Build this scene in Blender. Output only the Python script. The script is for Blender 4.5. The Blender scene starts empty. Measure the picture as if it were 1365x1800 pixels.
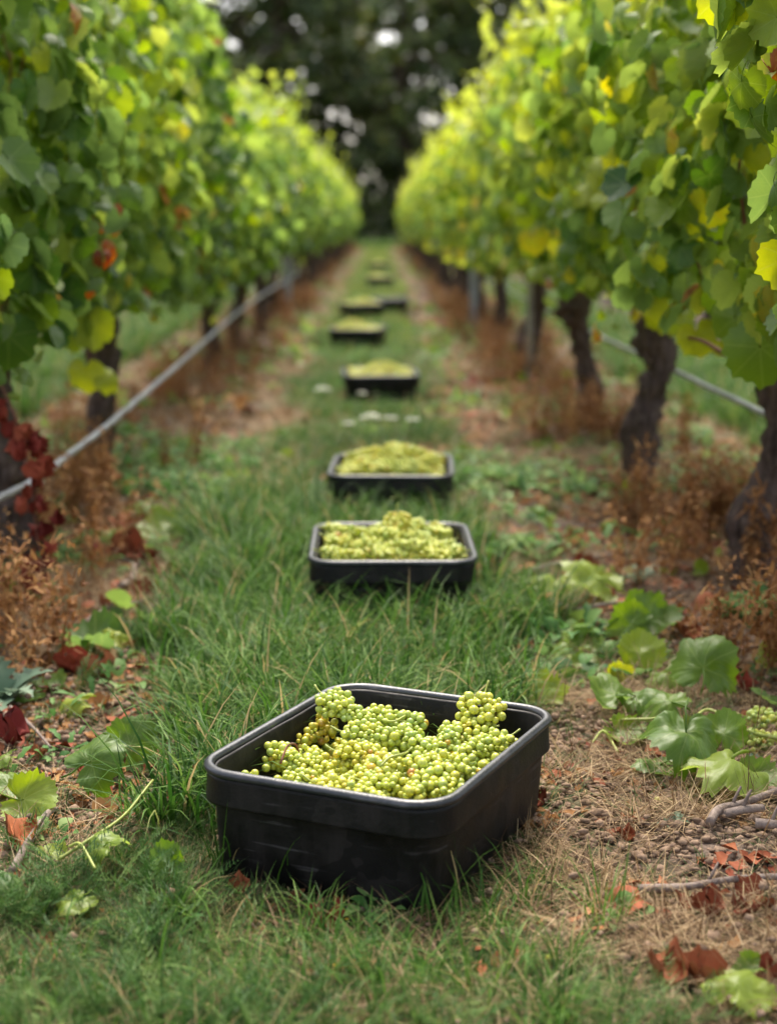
import bpy, math, random
import numpy as np
from mathutils import Vector, Matrix, noise as mnoise

R = math.radians
scene = bpy.context.scene
rng = np.random.default_rng(7)
random.seed(7)

# ------------------------------------------------------------------ camera
H = 1.16
F = 2800.0
YAW = 14.5 / F
PITCH = math.atan(505 / F)
cam_d = bpy.data.cameras.new('camera')
cam = bpy.data.objects.new('camera', cam_d)
scene.collection.objects.link(cam)
cam.location = (0, 0, H)
cam.rotation_euler = (math.pi / 2 - PITCH, 0, -YAW)
cam_d.sensor_fit = 'VERTICAL'
cam_d.sensor_height = 36
cam_d.lens = F / 1800 * 36
cam_d.clip_start = 0.05
cam_d.clip_end = 2000
cam_d.dof.use_dof = True
cam_d.dof.focus_distance = 3.12
cam_d.dof.aperture_fstop = 2.15
scene.camera = cam

# ------------------------------------------------------------------ light
SUN_EL, SUN_AZ = R(58), R(2)          # azimuth from +Y towards +X
world = bpy.data.worlds.new('World')
scene.world = world
world.use_nodes = True
wn = world.node_tree.nodes
sky = wn.new('ShaderNodeTexSky')
sky.sky_type = 'NISHITA'
sky.sun_disc = False
sky.sun_elevation = SUN_EL
sky.sun_rotation = SUN_AZ
sky.air_density = 1.0
sky.dust_density = 5.0
sky.ozone_density = 0.6
bg = wn['Background']
bg.inputs['Strength'].default_value = 0.12
hsw = wn.new('ShaderNodeHueSaturation')      # thin cloud: a paler, whiter sky
hsw.inputs['Saturation'].default_value = 0.5
world.node_tree.links.new(sky.outputs[0], hsw.inputs['Color'])
world.node_tree.links.new(hsw.outputs[0], bg.inputs[0])
sd = bpy.data.lights.new('sun', 'SUN')
sd.energy = 1.5
sd.angle = R(18)
sd.color = (1.0, 0.91, 0.76)
sun = bpy.data.objects.new('sun', sd)
scene.collection.objects.link(sun)
sdir = Vector((math.sin(SUN_AZ) * math.cos(SUN_EL), math.cos(SUN_AZ) * math.cos(SUN_EL), math.sin(SUN_EL)))
sun.rotation_euler = sdir.to_track_quat('Z', 'Y').to_euler()
scene.view_settings.view_transform = 'Standard'
scene.view_settings.look = 'None'
scene.view_settings.gamma = 1
scene.view_settings.use_curve_mapping = False
scene.view_settings.exposure = 1.70
try:
    scene.cycles.max_bounces = 8
    scene.cycles.diffuse_bounces = 3
    scene.cycles.glossy_bounces = 2
    scene.cycles.transmission_bounces = 4
    scene.cycles.caustics_reflective = False
    scene.cycles.caustics_refractive = False
except Exception:
    pass

# ------------------------------------------------------------------ helpers
C = scene.collection


def pix_dir(px, py):
    a = (px - 682.5) / F
    b = -(py - 900) / F
    y = math.cos(PITCH) + b * math.sin(PITCH)
    z = -math.sin(PITCH) + b * math.cos(PITCH)
    return Vector((a * math.cos(YAW) + y * math.sin(YAW), -a * math.sin(YAW) + y * math.cos(YAW), z))


def at(px, py, z=0.0):
    d = pix_dir(px, py)
    t = (z - H) / d.z
    return Vector((d.x * t, d.y * t, z))


def at_y(px, py, Y):
    d = pix_dir(px, py)
    t = Y / d.y
    return Vector((d.x * t, Y, H + d.z * t))


def tag(o, label=None, cat=None, group=None, kind=None):
    if label: o['label'] = label
    if cat: o['category'] = cat
    if group: o['group'] = group
    if kind: o['kind'] = kind
    return o


def link(o, parent=None):
    C.objects.link(o)
    if parent is not None:
        o.parent = parent
    return o


def thing(name, loc, label, cat, group=None, rz=0.0):
    o = bpy.data.objects.new(name, None)
    o.empty_display_size = 0.05
    o.location = loc
    o.rotation_euler = (0, 0, rz)
    C.objects.link(o)
    return tag(o, label, cat, group)


def obj(name, me, parent=None, M=None):
    o = bpy.data.objects.new(name, me)
    link(o, parent)
    if M is not None:
        o.matrix_local = M
    return o


class MB:
    """collects vertices and faces, with uv and tint per vertex"""
    def __init__(s):
        s.v = []; s.f3 = []; s.f4 = []; s.uv = []; s.t = []; s.n = 0

    def add(s, v, f3=None, f4=None, uv=None, t=0.5):
        v = np.asarray(v, float).reshape(-1, 3)
        k = len(v)
        s.v.append(v)
        if f3 is not None and len(f3): s.f3.append(np.asarray(f3, int) + s.n)
        if f4 is not None and len(f4): s.f4.append(np.asarray(f4, int) + s.n)
        s.uv.append(np.zeros((k, 2)) if uv is None else np.asarray(uv, float))
        s.t.append(np.full(k, t) if np.isscalar(t) else np.asarray(t, float))
        s.n += k

    def stamp(s, tv, tf3, pos, rot, scl, uv=None, tint=None, tf4=None):
        """stamps a template at N places"""
        N = len(pos); K = len(tv)
        if N == 0: return
        scl = np.asarray(scl)
        sv = tv[None] * (scl[:, None, None] if scl.ndim == 1 else scl[:, None, :])
        v = np.einsum('nij,nkj->nki', rot, sv) + pos[:, None]
        off = (np.arange(N) * K)[:, None, None]
        f3 = (tf3[None] + off).reshape(-1, 3) if tf3 is not None and len(tf3) else None
        f4 = (tf4[None] + off).reshape(-1, 4) if tf4 is not None and len(tf4) else None
        u = np.tile(uv, (N, 1)) if uv is not None else None
        t = np.repeat(tint, K) if tint is not None else 0.5
        s.add(v.reshape(-1, 3), f3, f4, u, t)

    def mesh(s, name, mat, smooth=True):
        me = bpy.data.meshes.new(name)
        v = np.concatenate(s.v)
        f3 = np.concatenate(s.f3) if s.f3 else np.zeros((0, 3), int)
        f4 = np.concatenate(s.f4) if s.f4 else np.zeros((0, 4), int)
        loops = np.concatenate([f3.ravel(), f4.ravel()]).astype(np.int32)
        nf = len(f3) + len(f4)
        me.vertices.add(len(v))
        me.vertices.foreach_set('co', v.astype(np.float32).ravel())
        me.loops.add(len(loops))
        me.loops.foreach_set('vertex_index', loops)
        me.polygons.add(nf)
        st = np.concatenate([np.arange(len(f3)) * 3, len(f3) * 3 + np.arange(len(f4)) * 4]).astype(np.int32)
        me.polygons.foreach_set('loop_start', st)
        me.polygons.foreach_set('use_smooth', np.full(nf, smooth))
        uv = np.concatenate(s.uv)
        ul = me.uv_layers.new(name='UVMap')
        ul.data.foreach_set('uv', uv[loops].astype(np.float32).ravel())
        a = me.attributes.new('tint', 'FLOAT', 'POINT')
        a.data.foreach_set('value', np.concatenate(s.t).astype(np.float32))
        me.update(calc_edges=True)
        me.validate()
        me.materials.append(mat)
        return me


def frames(y, n):
    """rotation matrices with local Y = y and local Z close to n"""
    y = y / np.linalg.norm(y, axis=1, keepdims=True)
    n = n - (n * y).sum(1, keepdims=True) * y
    n = n / np.maximum(np.linalg.norm(n, axis=1, keepdims=True), 1e-6)
    x = np.cross(y, n)
    return np.stack([x, y, n], axis=2)


def eul(rx, ry, rz):
    cx, sx, cy, sy, cz, sz = np.cos(rx), np.sin(rx), np.cos(ry), np.sin(ry), np.cos(rz), np.sin(rz)
    o = np.empty((len(np.atleast_1d(rz)), 3, 3))
    o[:, 0, 0] = cy * cz; o[:, 0, 1] = sx * sy * cz - cx * sz; o[:, 0, 2] = cx * sy * cz + sx * sz
    o[:, 1, 0] = cy * sz; o[:, 1, 1] = sx * sy * sz + cx * cz; o[:, 1, 2] = cx * sy * sz - sx * cz
    o[:, 2, 0] = -sy; o[:, 2, 1] = sx * cy; o[:, 2, 2] = cx * cy
    return o


def tube(mb, pts, radii, sides=8, knob=0.0, seed=0, t=0.5, cap=True, ridge=0.0):
    pts = [Vector(p) for p in pts]
    n = len(pts)
    V = []
    UV = []
    up = Vector((0.3, 1, 0.1))
    ln = 0
    for i, p in enumerate(pts):
        d = (pts[min(i + 1, n - 1)] - pts[max(i - 1, 0)]).normalized()
        if i: ln += (p - pts[i - 1]).length
        a = d.cross(up)
        if a.length < 0.1: a = d.cross(Vector((1, 0, 0)))
        a.normalize(); b = d.cross(a)
        for k in range(sides):
            an = 2 * math.pi * k / sides
            dr = a * math.cos(an) + b * math.sin(an)
            r = radii[i]
            if knob:
                q = Vector((math.cos(an) * 1.6, math.sin(an) * 1.6, ln * 9)) + Vector((seed * 7.1, 0, 0))
                q2 = Vector((math.cos(an) * 4, math.sin(an) * 4, ln * 7)) + Vector((0, seed * 3.3, 0))
                r *= 1 + knob * (mnoise.noise(q) * 1.1 + mnoise.noise(q2) * 0.6)
                if ridge:
                    tw = an + ln * 1.5
                    q3 = Vector((math.cos(tw) * 7, math.sin(tw) * 7, ln * 8 + seed))
                    q4 = Vector((math.cos(an) * 9, math.sin(an) * 9, ln * 55 + seed))
                    r *= 1 + ridge * (1 - 3.0 * abs(mnoise.noise(q3))) * .9 + ridge * .7 * mnoise.noise(q4)
            V.append(p + dr * r)
            UV.append((k / sides, ln))
    f4 = []
    for i in range(n - 1):
        for k in range(sides):
            k2 = (k + 1) % sides
            f4.append((i * sides + k, i * sides + k2, (i + 1) * sides + k2, (i + 1) * sides + k))
    f3 = []
    if cap:
        for e in (0, n - 1):
            c = len(V)
            V.append(pts[e]); UV.append((0, 0))
            for k in range(sides):
                k2 = (k + 1) % sides
                f3.append((e * sides + k, c, e * sides + k2) if e == 0 else (e * sides + k, e * sides + k2, c))
    mb.add([tuple(p) for p in V], f3, f4, UV, t)


def curve_pts(ctrl, n):
    """Catmull-Rom through control points"""
    P = [Vector(c) for c in ctrl]
    P = [P[0] * 2 - P[1]] + P + [P[-1] * 2 - P[-2]]
    out = []
    seg = len(P) - 3
    for i in range(n):
        u = i / (n - 1) * seg
        k = min(int(u), seg - 1); t = u - k
        a, b, c, d = P[k:k + 4]
        out.append(0.5 * ((2 * b) + (c - a) * t + (2 * a - 5 * b + 4 * c - d) * t * t + (3 * b - a - 3 * c + d) * t ** 3))
    return out


# ------------------------------------------------------------------ materials
def new_mat(name):
    m = bpy.data.materials.new(name)
    m.use_nodes = True
    nt = m.node_tree
    return m, nt, nt.nodes, nt.links, nt.nodes['Principled BSDF']


def ramp(N, stops, interp='LINEAR'):
    r = N.new('ShaderNodeValToRGB')
    r.color_ramp.interpolation = interp
    e = r.color_ramp.elements
    while len(e) < len(stops): e.new(0.5)
    for k, (p, c) in enumerate(stops):
        e[k].position = p
        e[k].color = (*c, 1)
    return r


def noise_n(N, L, scale, detail=4, rough=0.55, coord=None):
    n = N.new('ShaderNodeTexNoise')
    n.inputs['Scale'].default_value = scale
    n.inputs['Detail'].default_value = detail
    n.inputs['Roughness'].default_value = rough
    if coord is not None: L.new(coord, n.inputs['Vector'])
    return n


def math_n(N, L, op, a, b=None, clamp=False):
    m = N.new('ShaderNodeMath'); m.operation = op; m.use_clamp = clamp
    for i, x in enumerate((a, b)):
        if x is None: continue
        if isinstance(x, (int, float)): m.inputs[i].default_value = x
        else: L.new(x, m.inputs[i])
    return m.outputs[0]


def mix_c(N, L, fac, a, b, mode='MIX'):
    m = N.new('ShaderNodeMix'); m.data_type = 'RGBA'; m.blend_type = mode
    for s, x in ((m.inputs[0], fac), (m.inputs[6], a), (m.inputs[7], b)):
        if isinstance(x, (int, float)): s.default_value = x
        elif isinstance(x, tuple): s.default_value = (*x, 1)
        else: L.new(x, s)
    return m.outputs[2]


LEAF_STOPS = [(0.0, (0.020, 0.062, 0.012)), (0.25, (0.050, 0.125, 0.018)), (0.5, (0.120, 0.210, 0.024)),
              (0.72, (0.25, 0.33, 0.035)), (0.84, (0.40, 0.43, 0.045)), (0.90, (0.52, 0.42, 0.045)),
              (0.94, (0.40, 0.12, 0.025)), (1.0, (0.20, 0.035, 0.018))]


def leaf_material(name, by_object, veins=True, trans=0.42):
    m, nt, N, L, P = new_mat(name)
    if by_object:
        oi = N.new('ShaderNodeObjectInfo')
        sp = N.new('ShaderNodeSeparateColor')
        L.new(oi.outputs['Color'], sp.inputs[0])
        tint = sp.outputs[0]
    else:
        at_ = N.new('ShaderNodeAttribute'); at_.attribute_name = 'tint'
        tint = at_.outputs['Fac']
    uv = N.new('ShaderNodeUVMap')
    nz = noise_n(N, L, 3.0, 3, 0.6, uv.outputs[0])
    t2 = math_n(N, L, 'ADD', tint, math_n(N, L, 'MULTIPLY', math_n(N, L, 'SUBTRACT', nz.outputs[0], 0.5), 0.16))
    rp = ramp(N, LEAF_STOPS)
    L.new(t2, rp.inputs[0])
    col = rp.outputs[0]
    if veins:
        xy = N.new('ShaderNodeSeparateXYZ'); L.new(uv.outputs[0], xy.inputs[0])
        x, y = xy.outputs[0], xy.outputs[1]
        ax = math_n(N, L, 'ABSOLUTE', x)
        v = None
        for deg in (0, 46, 98):
            c, s = math.cos(R(deg)), math.sin(R(deg))
            # distance to a ray leaving the petiole at this angle from the tip
            perp = math_n(N, L, 'ABSOLUTE', math_n(N, L, 'SUBTRACT', math_n(N, L, 'MULTIPLY', ax, c), math_n(N, L, 'MULTIPLY', y, s)))
            al = math_n(N, L, 'ADD', math_n(N, L, 'MULTIPLY', ax, s), math_n(N, L, 'MULTIPLY', y, c))
            # secondary veins: chevrons off each main vein
            ph = math_n(N, L, 'SUBTRACT', al, math_n(N, L, 'MULTIPLY', perp, 1.0))
            sec = math_n(N, L, 'PINGPONG', ph, 0.045)
            near = math_n(N, L, 'LESS_THAN', perp, math_n(N, L, 'MULTIPLY', al, 0.42))
            l2 = math_n(N, L, 'MULTIPLY', math_n(N, L, 'LESS_THAN', sec, 0.005), near)
            l1 = math_n(N, L, 'MULTIPLY', math_n(N, L, 'LESS_THAN', perp, 0.011), math_n(N, L, 'GREATER_THAN', al, 0.0))
            w = math_n(N, L, 'MAXIMUM', l1, math_n(N, L, 'MULTIPLY', l2, 0.45))
            v = w if v is None else math_n(N, L, 'MAXIMUM', v, w)
        col = mix_c(N, L, math_n(N, L, 'MULTIPLY', v, 0.2), col, (0.36, 0.44, 0.12))
        bp = N.new('ShaderNodeBump'); bp.inputs['Strength'].default_value = 0.35
        bp.inputs['Distance'].default_value = 0.01
        L.new(math_n(N, L, 'SUBTRACT', nz.outputs[0], math_n(N, L, 'MULTIPLY', v, 0.4)), bp.inputs['Height'])
        L.new(bp.outputs[0], P.inputs['Normal'])
    # paler underside
    geo = N.new('ShaderNodeNewGeometry')
    col = mix_c(N, L, math_n(N, L, 'MULTIPLY', geo.outputs['Backfacing'], 0.45), col,
                mix_c(N, L, 0.5, col, (0.32, 0.42, 0.22)))
    L.new(col, P.inputs['Base Color'])
    P.inputs['Roughness'].default_value = 0.46
    P.inputs['Specular IOR Level'].default_value = 0.5
    tr = N.new('ShaderNodeBsdfTranslucent')
    hs = N.new('ShaderNodeHueSaturation')
    hs.inputs['Saturation'].default_value = 1.12
    hs.inputs['Hue'].default_value = 0.488
    hs.inputs['Value'].default_value = 1.9
    L.new(col, hs.inputs['Color'])
    L.new(hs.outputs[0], tr.inputs[0])
    mx = N.new('ShaderNodeMixShader'); mx.inputs[0].default_value = trans
    L.new(P.outputs[0], mx.inputs[1]); L.new(tr.outputs[0], mx.inputs[2])
    L.new(mx.outputs[0], N['Material Output'].inputs[0])
    return m


M_leaf_obj = leaf_material('vine_leaf', True)
M_leaf = leaf_material('vine_foliage', False, veins=False)


def dead_leaf_material(name):
    m, nt, N, L, P = new_mat(name)
    oi = N.new('ShaderNodeObjectInfo')
    at_ = N.new('ShaderNodeAttribute'); at_.attribute_name = 'tint'
    tc = N.new('ShaderNodeTexCoord')
    nz = noise_n(N, L, 60, 4, 0.6, tc.outputs['Object'])
    f = math_n(N, L, 'ADD', math_n(N, L, 'MULTIPLY', oi.outputs['Random'], 0.45),
               math_n(N, L, 'ADD', math_n(N, L, 'MULTIPLY', at_.outputs['Fac'], 0.35), math_n(N, L, 'MULTIPLY', nz.outputs[0], 0.35)))
    rp = ramp(N, [(0.15, (0.10, 0.022, 0.014)), (0.45, (0.23, 0.052, 0.022)), (0.7, (0.35, 0.11, 0.042)), (0.95, (0.42, 0.20, 0.09))])
    L.new(f, rp.inputs[0])
    L.new(rp.outputs[0], P.inputs['Base Color'])
    P.inputs['Roughness'].default_value = 0.75
    P.inputs['Specular IOR Level'].default_value = 0.25
    bp = N.new('ShaderNodeBump'); bp.inputs['Strength'].default_value = 0.4; bp.inputs['Distance'].default_value = 0.003
    L.new(nz.outputs[0], bp.inputs['Height']); L.new(bp.outputs[0], P.inputs['Normal'])
    return m


M_dead = dead_leaf_material('withered_leaf')


def blade_material(name, stops, rough=0.55, trans=0.3, spec=0.16, use_pos=None):
    """grass-like: colour by per-blade tint and per-tuft random, slightly paler to the tip (uv.y)"""
    m, nt, N, L, P = new_mat(name)
    oi = N.new('ShaderNodeObjectInfo')
    at_ = N.new('ShaderNodeAttribute'); at_.attribute_name = 'tint'
    f = math_n(N, L, 'ADD', math_n(N, L, 'MULTIPLY', oi.outputs['Random'], 0.35), math_n(N, L, 'MULTIPLY', at_.outputs['Fac'], 0.65))
    rp = ramp(N, stops)
    L.new(f, rp.inputs[0])
    col = rp.outputs[0]
    L.new(col, P.inputs['Base Color'])
    P.inputs['Roughness'].default_value = rough
    P.inputs['Specular IOR Level'].default_value = spec
    tr = N.new('ShaderNodeBsdfTranslucent')
    hs = N.new('ShaderNodeHueSaturation'); hs.inputs['Value'].default_value = 1.5
    L.new(col, hs.inputs['Color']); L.new(hs.outputs[0], tr.inputs[0])
    mx = N.new('ShaderNodeMixShader'); mx.inputs[0].default_value = trans
    L.new(P.outputs[0], mx.inputs[1]); L.new(tr.outputs[0], mx.inputs[2])
    L.new(mx.outputs[0], N['Material Output'].inputs[0])
    return m


GREEN = [(0.0, (0.009, 0.036, 0.006)), (0.3, (0.028, 0.086, 0.010)), (0.6, (0.075, 0.165, 0.020)), (0.86, (0.16, 0.26, 0.05)), (0.93, (0.35, 0.27, 0.11)), (1.0, (0.42, 0.30, 0.14))]
M_grass = blade_material('grass_blade', GREEN)
M_feather = blade_material('feathery_weed', [(0, (0.018, 0.052, 0.010)), (0.5, (0.048, 0.115, 0.022)), (1, (0.15, 0.22, 0.055))], trans=0.2)
M_straw = blade_material('dry_straw', [(0, (0.045, 0.024, 0.013)), (0.35, (0.16, 0.092, 0.045)), (0.7, (0.40, 0.28, 0.15)), (1, (0.62, 0.48, 0.29))], rough=0.6, trans=0.15)
M_rust = blade_material('rusty_dry_weed', [(0, (0.075, 0.028, 0.012)), (0.5, (0.28, 0.125, 0.042)), (1, (0.52, 0.30, 0.12))], rough=0.7, trans=0.2)
M_weed = blade_material('broad_weed', [(0, (0.03, 0.095, 0.025)), (0.5, (0.09, 0.21, 0.045)), (1, (0.28, 0.38, 0.13))], trans=0.3)


def bark_material(name, dark, light, scale=1.0):
    m, nt, N, L, P = new_mat(name)
    tc = N.new('ShaderNodeTexCoord')
    mp = N.new('ShaderNodeMapping'); mp.inputs['Scale'].default_value = (38 * scale, 38 * scale, 7 * scale)
    L.new(tc.outputs['Object'], mp.inputs[0])
    n1 = noise_n(N, L, 1.0, 6, 0.65, mp.outputs[0])
    n2 = noise_n(N, L, 9.0 * scale, 4, 0.6, tc.outputs['Object'])
    f = math_n(N, L, 'ADD', math_n(N, L, 'MULTIPLY', n1.outputs[0], 0.65), math_n(N, L, 'MULTIPLY', n2.outputs[0], 0.4))
    rp = ramp(N, [(0.33, dark), (0.5, tuple((a + b) / 2 for a, b in zip(dark, light))), (0.68, light)])
    L.new(f, rp.inputs[0]); L.new(rp.outputs[0], P.inputs['Base Color'])
    P.inputs['Roughness'].default_value = 0.85
    P.inputs['Specular IOR Level'].default_value = 0.2
    bp = N.new('ShaderNodeBump'); bp.inputs['Strength'].default_value = 0.9; bp.inputs['Distance'].default_value = 0.012 / scale
    L.new(n1.outputs[0], bp.inputs['Height']); L.new(bp.outputs[0], P.inputs['Normal'])
    return m


M_bark = bark_material('vine_bark', (0.010, 0.006, 0.005), (0.19, 0.135, 0.115))
M_twig = bark_material('weathered_twig', (0.10, 0.07, 0.055), (0.34, 0.27, 0.23), 2.5)
M_tree_bark = bark_material('tree_bark', (0.03, 0.022, 0.016), (0.12, 0.09, 0.06), 0.15)


def plain(name, col, rough=0.6, spec=0.4, var=0.15, scale=30, metallic=0.0, bump=0.1):
    m, nt, N, L, P = new_mat(name)
    tc = N.new('ShaderNodeTexCoord')
    n = noise_n(N, L, scale, 5, 0.6, tc.outputs['Object'])
    c2 = tuple(min(1, c * (1 + var * 2)) for c in col); c1 = tuple(c * (1 - var * 2) for c in col)
    rp = ramp(N, [(0.3, c1), (0.7, c2)])
    L.new(n.outputs[0], rp.inputs[0]); L.new(rp.outputs[0], P.inputs['Base Color'])
    P.inputs['Roughness'].default_value = rough
    P.inputs['Specular IOR Level'].default_value = spec
    P.inputs['Metallic'].default_value = metallic
    if bump:
        bp = N.new('ShaderNodeBump'); bp.inputs['Strength'].default_value = bump; bp.inputs['Distance'].default_value = 0.004
        L.new(n.outputs[0], bp.inputs['Height']); L.new(bp.outputs[0], P.inputs['Normal'])
    return m


M_cane = plain('ripe_cane', (0.17, 0.055, 0.028), 0.5, 0.4)
M_stalk = plain('green_stalk', (0.30, 0.34, 0.07), 0.5, 0.4)
M_hose = plain('grey_hose', (0.33, 0.34, 0.36), 0.45, 0.5, 0.25, 14)
M_post = plain('galvanised_post', (0.36, 0.38, 0.42), 0.55, 0.4, 0.2, 9)
M_wood_post = plain('pale_wooden_post', (0.30, 0.29, 0.25), 0.8, 0.2, 0.2, 12)
M_wire = plain('trellis_wire', (0.25, 0.26, 0.28), 0.4, 0.5, 0.1, 10, metallic=0.8)
M_petal = plain('white_petals', (0.75, 0.76, 0.66), 0.7, 0.2, 0.05)
M_yellow_petal = plain('yellow_petals', (0.75, 0.42, 0.03), 0.6, 0.2, 0.05)


def bin_material():
    m, nt, N, L, P = new_mat('black_plastic')
    tc = N.new('ShaderNodeTexCoord')
    geo = N.new('ShaderNodeNewGeometry')
    mp = N.new('ShaderNodeMapping'); mp.inputs['Scale'].default_value = (26, 26, 5)
    L.new(tc.outputs['Object'], mp.inputs[0])
    st = noise_n(N, L, 1.0, 6, 0.65, mp.outputs[0])           # vertical smears
    bl = noise_n(N, L, 9, 5, 0.6, tc.outputs['Object'])        # dusty patches
    fine = noise_n(N, L, 160, 3, 0.6, tc.outputs['Object'])
    smear = ramp(N, [(0.45, (0, 0, 0)), (0.75, (1, 1, 1))]); L.new(st.outputs[0], smear.inputs[0])
    patch = ramp(N, [(0.42, (0, 0, 0)), (0.66, (1, 1, 1))]); L.new(bl.outputs[0], patch.inputs[0])
    col = mix_c(N, L, math_n(N, L, 'MULTIPLY', patch.outputs[0], 0.55), (0.0030, 0.0029, 0.0030), (0.030, 0.025, 0.023))
    col = mix_c(N, L, math_n(N, L, 'MULTIPLY', smear.outputs[0], 0.5), col, (0.040, 0.033, 0.031))
    # pale scratches
    mp2 = N.new('ShaderNodeMapping'); mp2.inputs['Scale'].default_value = (5, 5, 90); mp2.inputs['Rotation'].default_value = (0.5, 0.35, 0)
    L.new(tc.outputs['Object'], mp2.inputs[0])
    sc = noise_n(N, L, 1.0, 2, 0.5, mp2.outputs[0])
    scr = ramp(N, [(0.64, (0, 0, 0)), (0.67, (1, 1, 1))]); L.new(sc.outputs[0], scr.inputs[0])
    col = mix_c(N, L, math_n(N, L, 'MULTIPLY', math_n(N, L, 'MULTIPLY', scr.outputs[0], patch.outputs[0]), 0.6), col, (0.13, 0.12, 0.12))
    # damp, darker patches
    tm = noise_n(N, L, 7, 3, 0.5, tc.outputs['Object'])
    wet = math_n(N, L, 'GREATER_THAN', tm.outputs[0], 0.56)
    col = mix_c(N, L, math_n(N, L, 'MULTIPLY', wet, 0.75), col, (0.0025, 0.0024, 0.0024))
    L.new(col, P.inputs['Base Color'])
    rr = ramp(N, [(0.3, (0.38,) * 3), (0.7, (0.68,) * 3)]); L.new(bl.outputs[0], rr.inputs[0])
    L.new(rr.outputs[0], P.inputs['Roughness'])
    P.inputs['Specular IOR Level'].default_value = 0.26
    bp = N.new('ShaderNodeBump'); bp.inputs['Strength'].default_value = 0.35; bp.inputs['Distance'].default_value = 0.002
    L.new(math_n(N, L, 'ADD', fine.outputs[0], math_n(N, L, 'MULTIPLY', bl.outputs[0], 2.5)), bp.inputs['Height'])
    L.new(bp.outputs[0], P.inputs['Normal'])
    return m


M_bin = bin_material()


def grape_material(name, by_object):
    m, nt, N, L, P = new_mat(name)
    tc = N.new('ShaderNodeTexCoord')
    if by_object:
        oi = N.new('ShaderNodeObjectInfo')
        sp = N.new('ShaderNodeSeparateColor'); L.new(oi.outputs['Color'], sp.inputs[0])
        tint = sp.outputs[0]
    else:
        a = N.new('ShaderNodeAttribute'); a.attribute_name = 'tint'; tint = a.outputs['Fac']
    n = noise_n(N, L, 180 if by_object else 140, 3, 0.6, tc.outputs['Object'])
    t = math_n(N, L, 'ADD', tint, math_n(N, L, 'MULTIPLY', math_n(N, L, 'SUBTRACT', n.outputs[0], 0.5), 0.22))
    rp = ramp(N, [(0.0, (0.27, 0.39, 0.115)), (0.3, (0.42, 0.50, 0.105)), (0.58, (0.56, 0.56, 0.08)), (0.8, (0.58, 0.44, 0.05)), (0.92, (0.48, 0.24, 0.055)), (1.0, (0.22, 0.07, 0.03))])
    L.new(t, rp.inputs[0])
    col = rp.outputs[0]
    vo = N.new('ShaderNodeTexVoronoi'); vo.inputs['Scale'].default_value = 190
    L.new(tc.outputs['Object'], vo.inputs['Vector'])
    dot = math_n(N, L, 'LESS_THAN', vo.outputs['Distance'], 0.13)
    col = mix_c(N, L, math_n(N, L, 'MULTIPLY', dot, 0.2), col, (0.20, 0.12, 0.03))
    L.new(col, P.inputs['Base Color'])
    P.inputs['Subsurface Weight'].default_value = 0.65
    P.inputs['Subsurface Radius'].default_value = (1.0, 0.8, 0.25)
    P.inputs['Subsurface Scale'].default_value = 0.004
    P.inputs['Roughness'].default_value = 0.33
    P.inputs['Specular IOR Level'].default_value = 0.5
    return m


M_grape_obj = grape_material('grape_skin', True)
M_grape = grape_material('grape_skin_joined', False)


def ground_material():
    m, nt, N, L, P = new_mat('vineyard_soil')
    tc = N.new('ShaderNodeTexCoord')
    g = tc.outputs['Object']
    n1 = noise_n(N, L, 3.6, 6, 0.65, g)
    n2 = noise_n(N, L, 24, 6, 0.7, g)
    n3 = noise_n(N, L, 170, 4, 0.7, g)
    f = math_n(N, L, 'ADD', math_n(N, L, 'MULTIPLY', n1.outputs[0], 0.4), math_n(N, L, 'ADD', math_n(N, L, 'MULTIPLY', n2.outputs[0], 0.35), math_n(N, L, 'MULTIPLY', n3.outputs[0], 0.25)))
    rp = ramp(N, [(0.36, (0.030, 0.019, 0.014)), (0.47, (0.095, 0.064, 0.048)), (0.60, (0.22, 0.165, 0.128)), (0.72, (0.36, 0.28, 0.22))])
    L.new(f, rp.inputs[0])
    col = rp.outputs[0]
    # grassed alleys: darker, greener earth with moss. strip -0.72..0.42 repeats beyond each vine row
    xy = N.new('ShaderNodeSeparateXYZ'); L.new(g, xy.inputs[0])
    xw = math_n(N, L, 'ADD', xy.outputs[0], math_n(N, L, 'MULTIPLY', math_n(N, L, 'SUBTRACT', n1.outputs[0], 0.5), 0.5))
    sh = math_n(N, L, 'PINGPONG', math_n(N, L, 'ADD', xw, 0.12), 1.25)
    mask = N.new('ShaderNodeMapRange'); mask.interpolation_type = 'SMOOTHSTEP'
    L.new(sh, mask.inputs[0])
    mask.inputs[1].default_value = 0.45; mask.inputs[2].default_value = 0.70
    mask.inputs[3].default_value = 1; mask.inputs[4].default_value = 0
    moss = ramp(N, [(0.35, (0.022, 0.036, 0.014)), (0.55, (0.055, 0.080, 0.028)), (0.7, (0.13, 0.13, 0.055))])
    L.new(f, moss.inputs[0])
    # beyond the vineyard: meadow
    far = N.new('ShaderNodeMapRange'); L.new(xy.outputs[1], far.inputs[0])
    far.inputs[1].default_value = 74; far.inputs[2].default_value = 80
    msk = math_n(N, L, 'MAXIMUM', mask.outputs[0], far.outputs[0])
    col = mix_c(N, L, msk, col, moss.outputs[0])
    L.new(col, P.inputs['Base Color'])
    P.inputs['Roughness'].default_value = 0.95
    P.inputs['Specular IOR Level'].default_value = 0.15
    bp = N.new('ShaderNodeBump'); bp.inputs['Strength'].default_value = 0.8; bp.inputs['Distance'].default_value = 0.012
    L.new(math_n(N, L, 'ADD', n2.outputs[0], math_n(N, L, 'MULTIPLY', n3.outputs[0], 0.5)), bp.inputs['Height'])
    L.new(bp.outputs[0], P.inputs['Normal'])
    return m


M_ground = ground_material()


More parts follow.
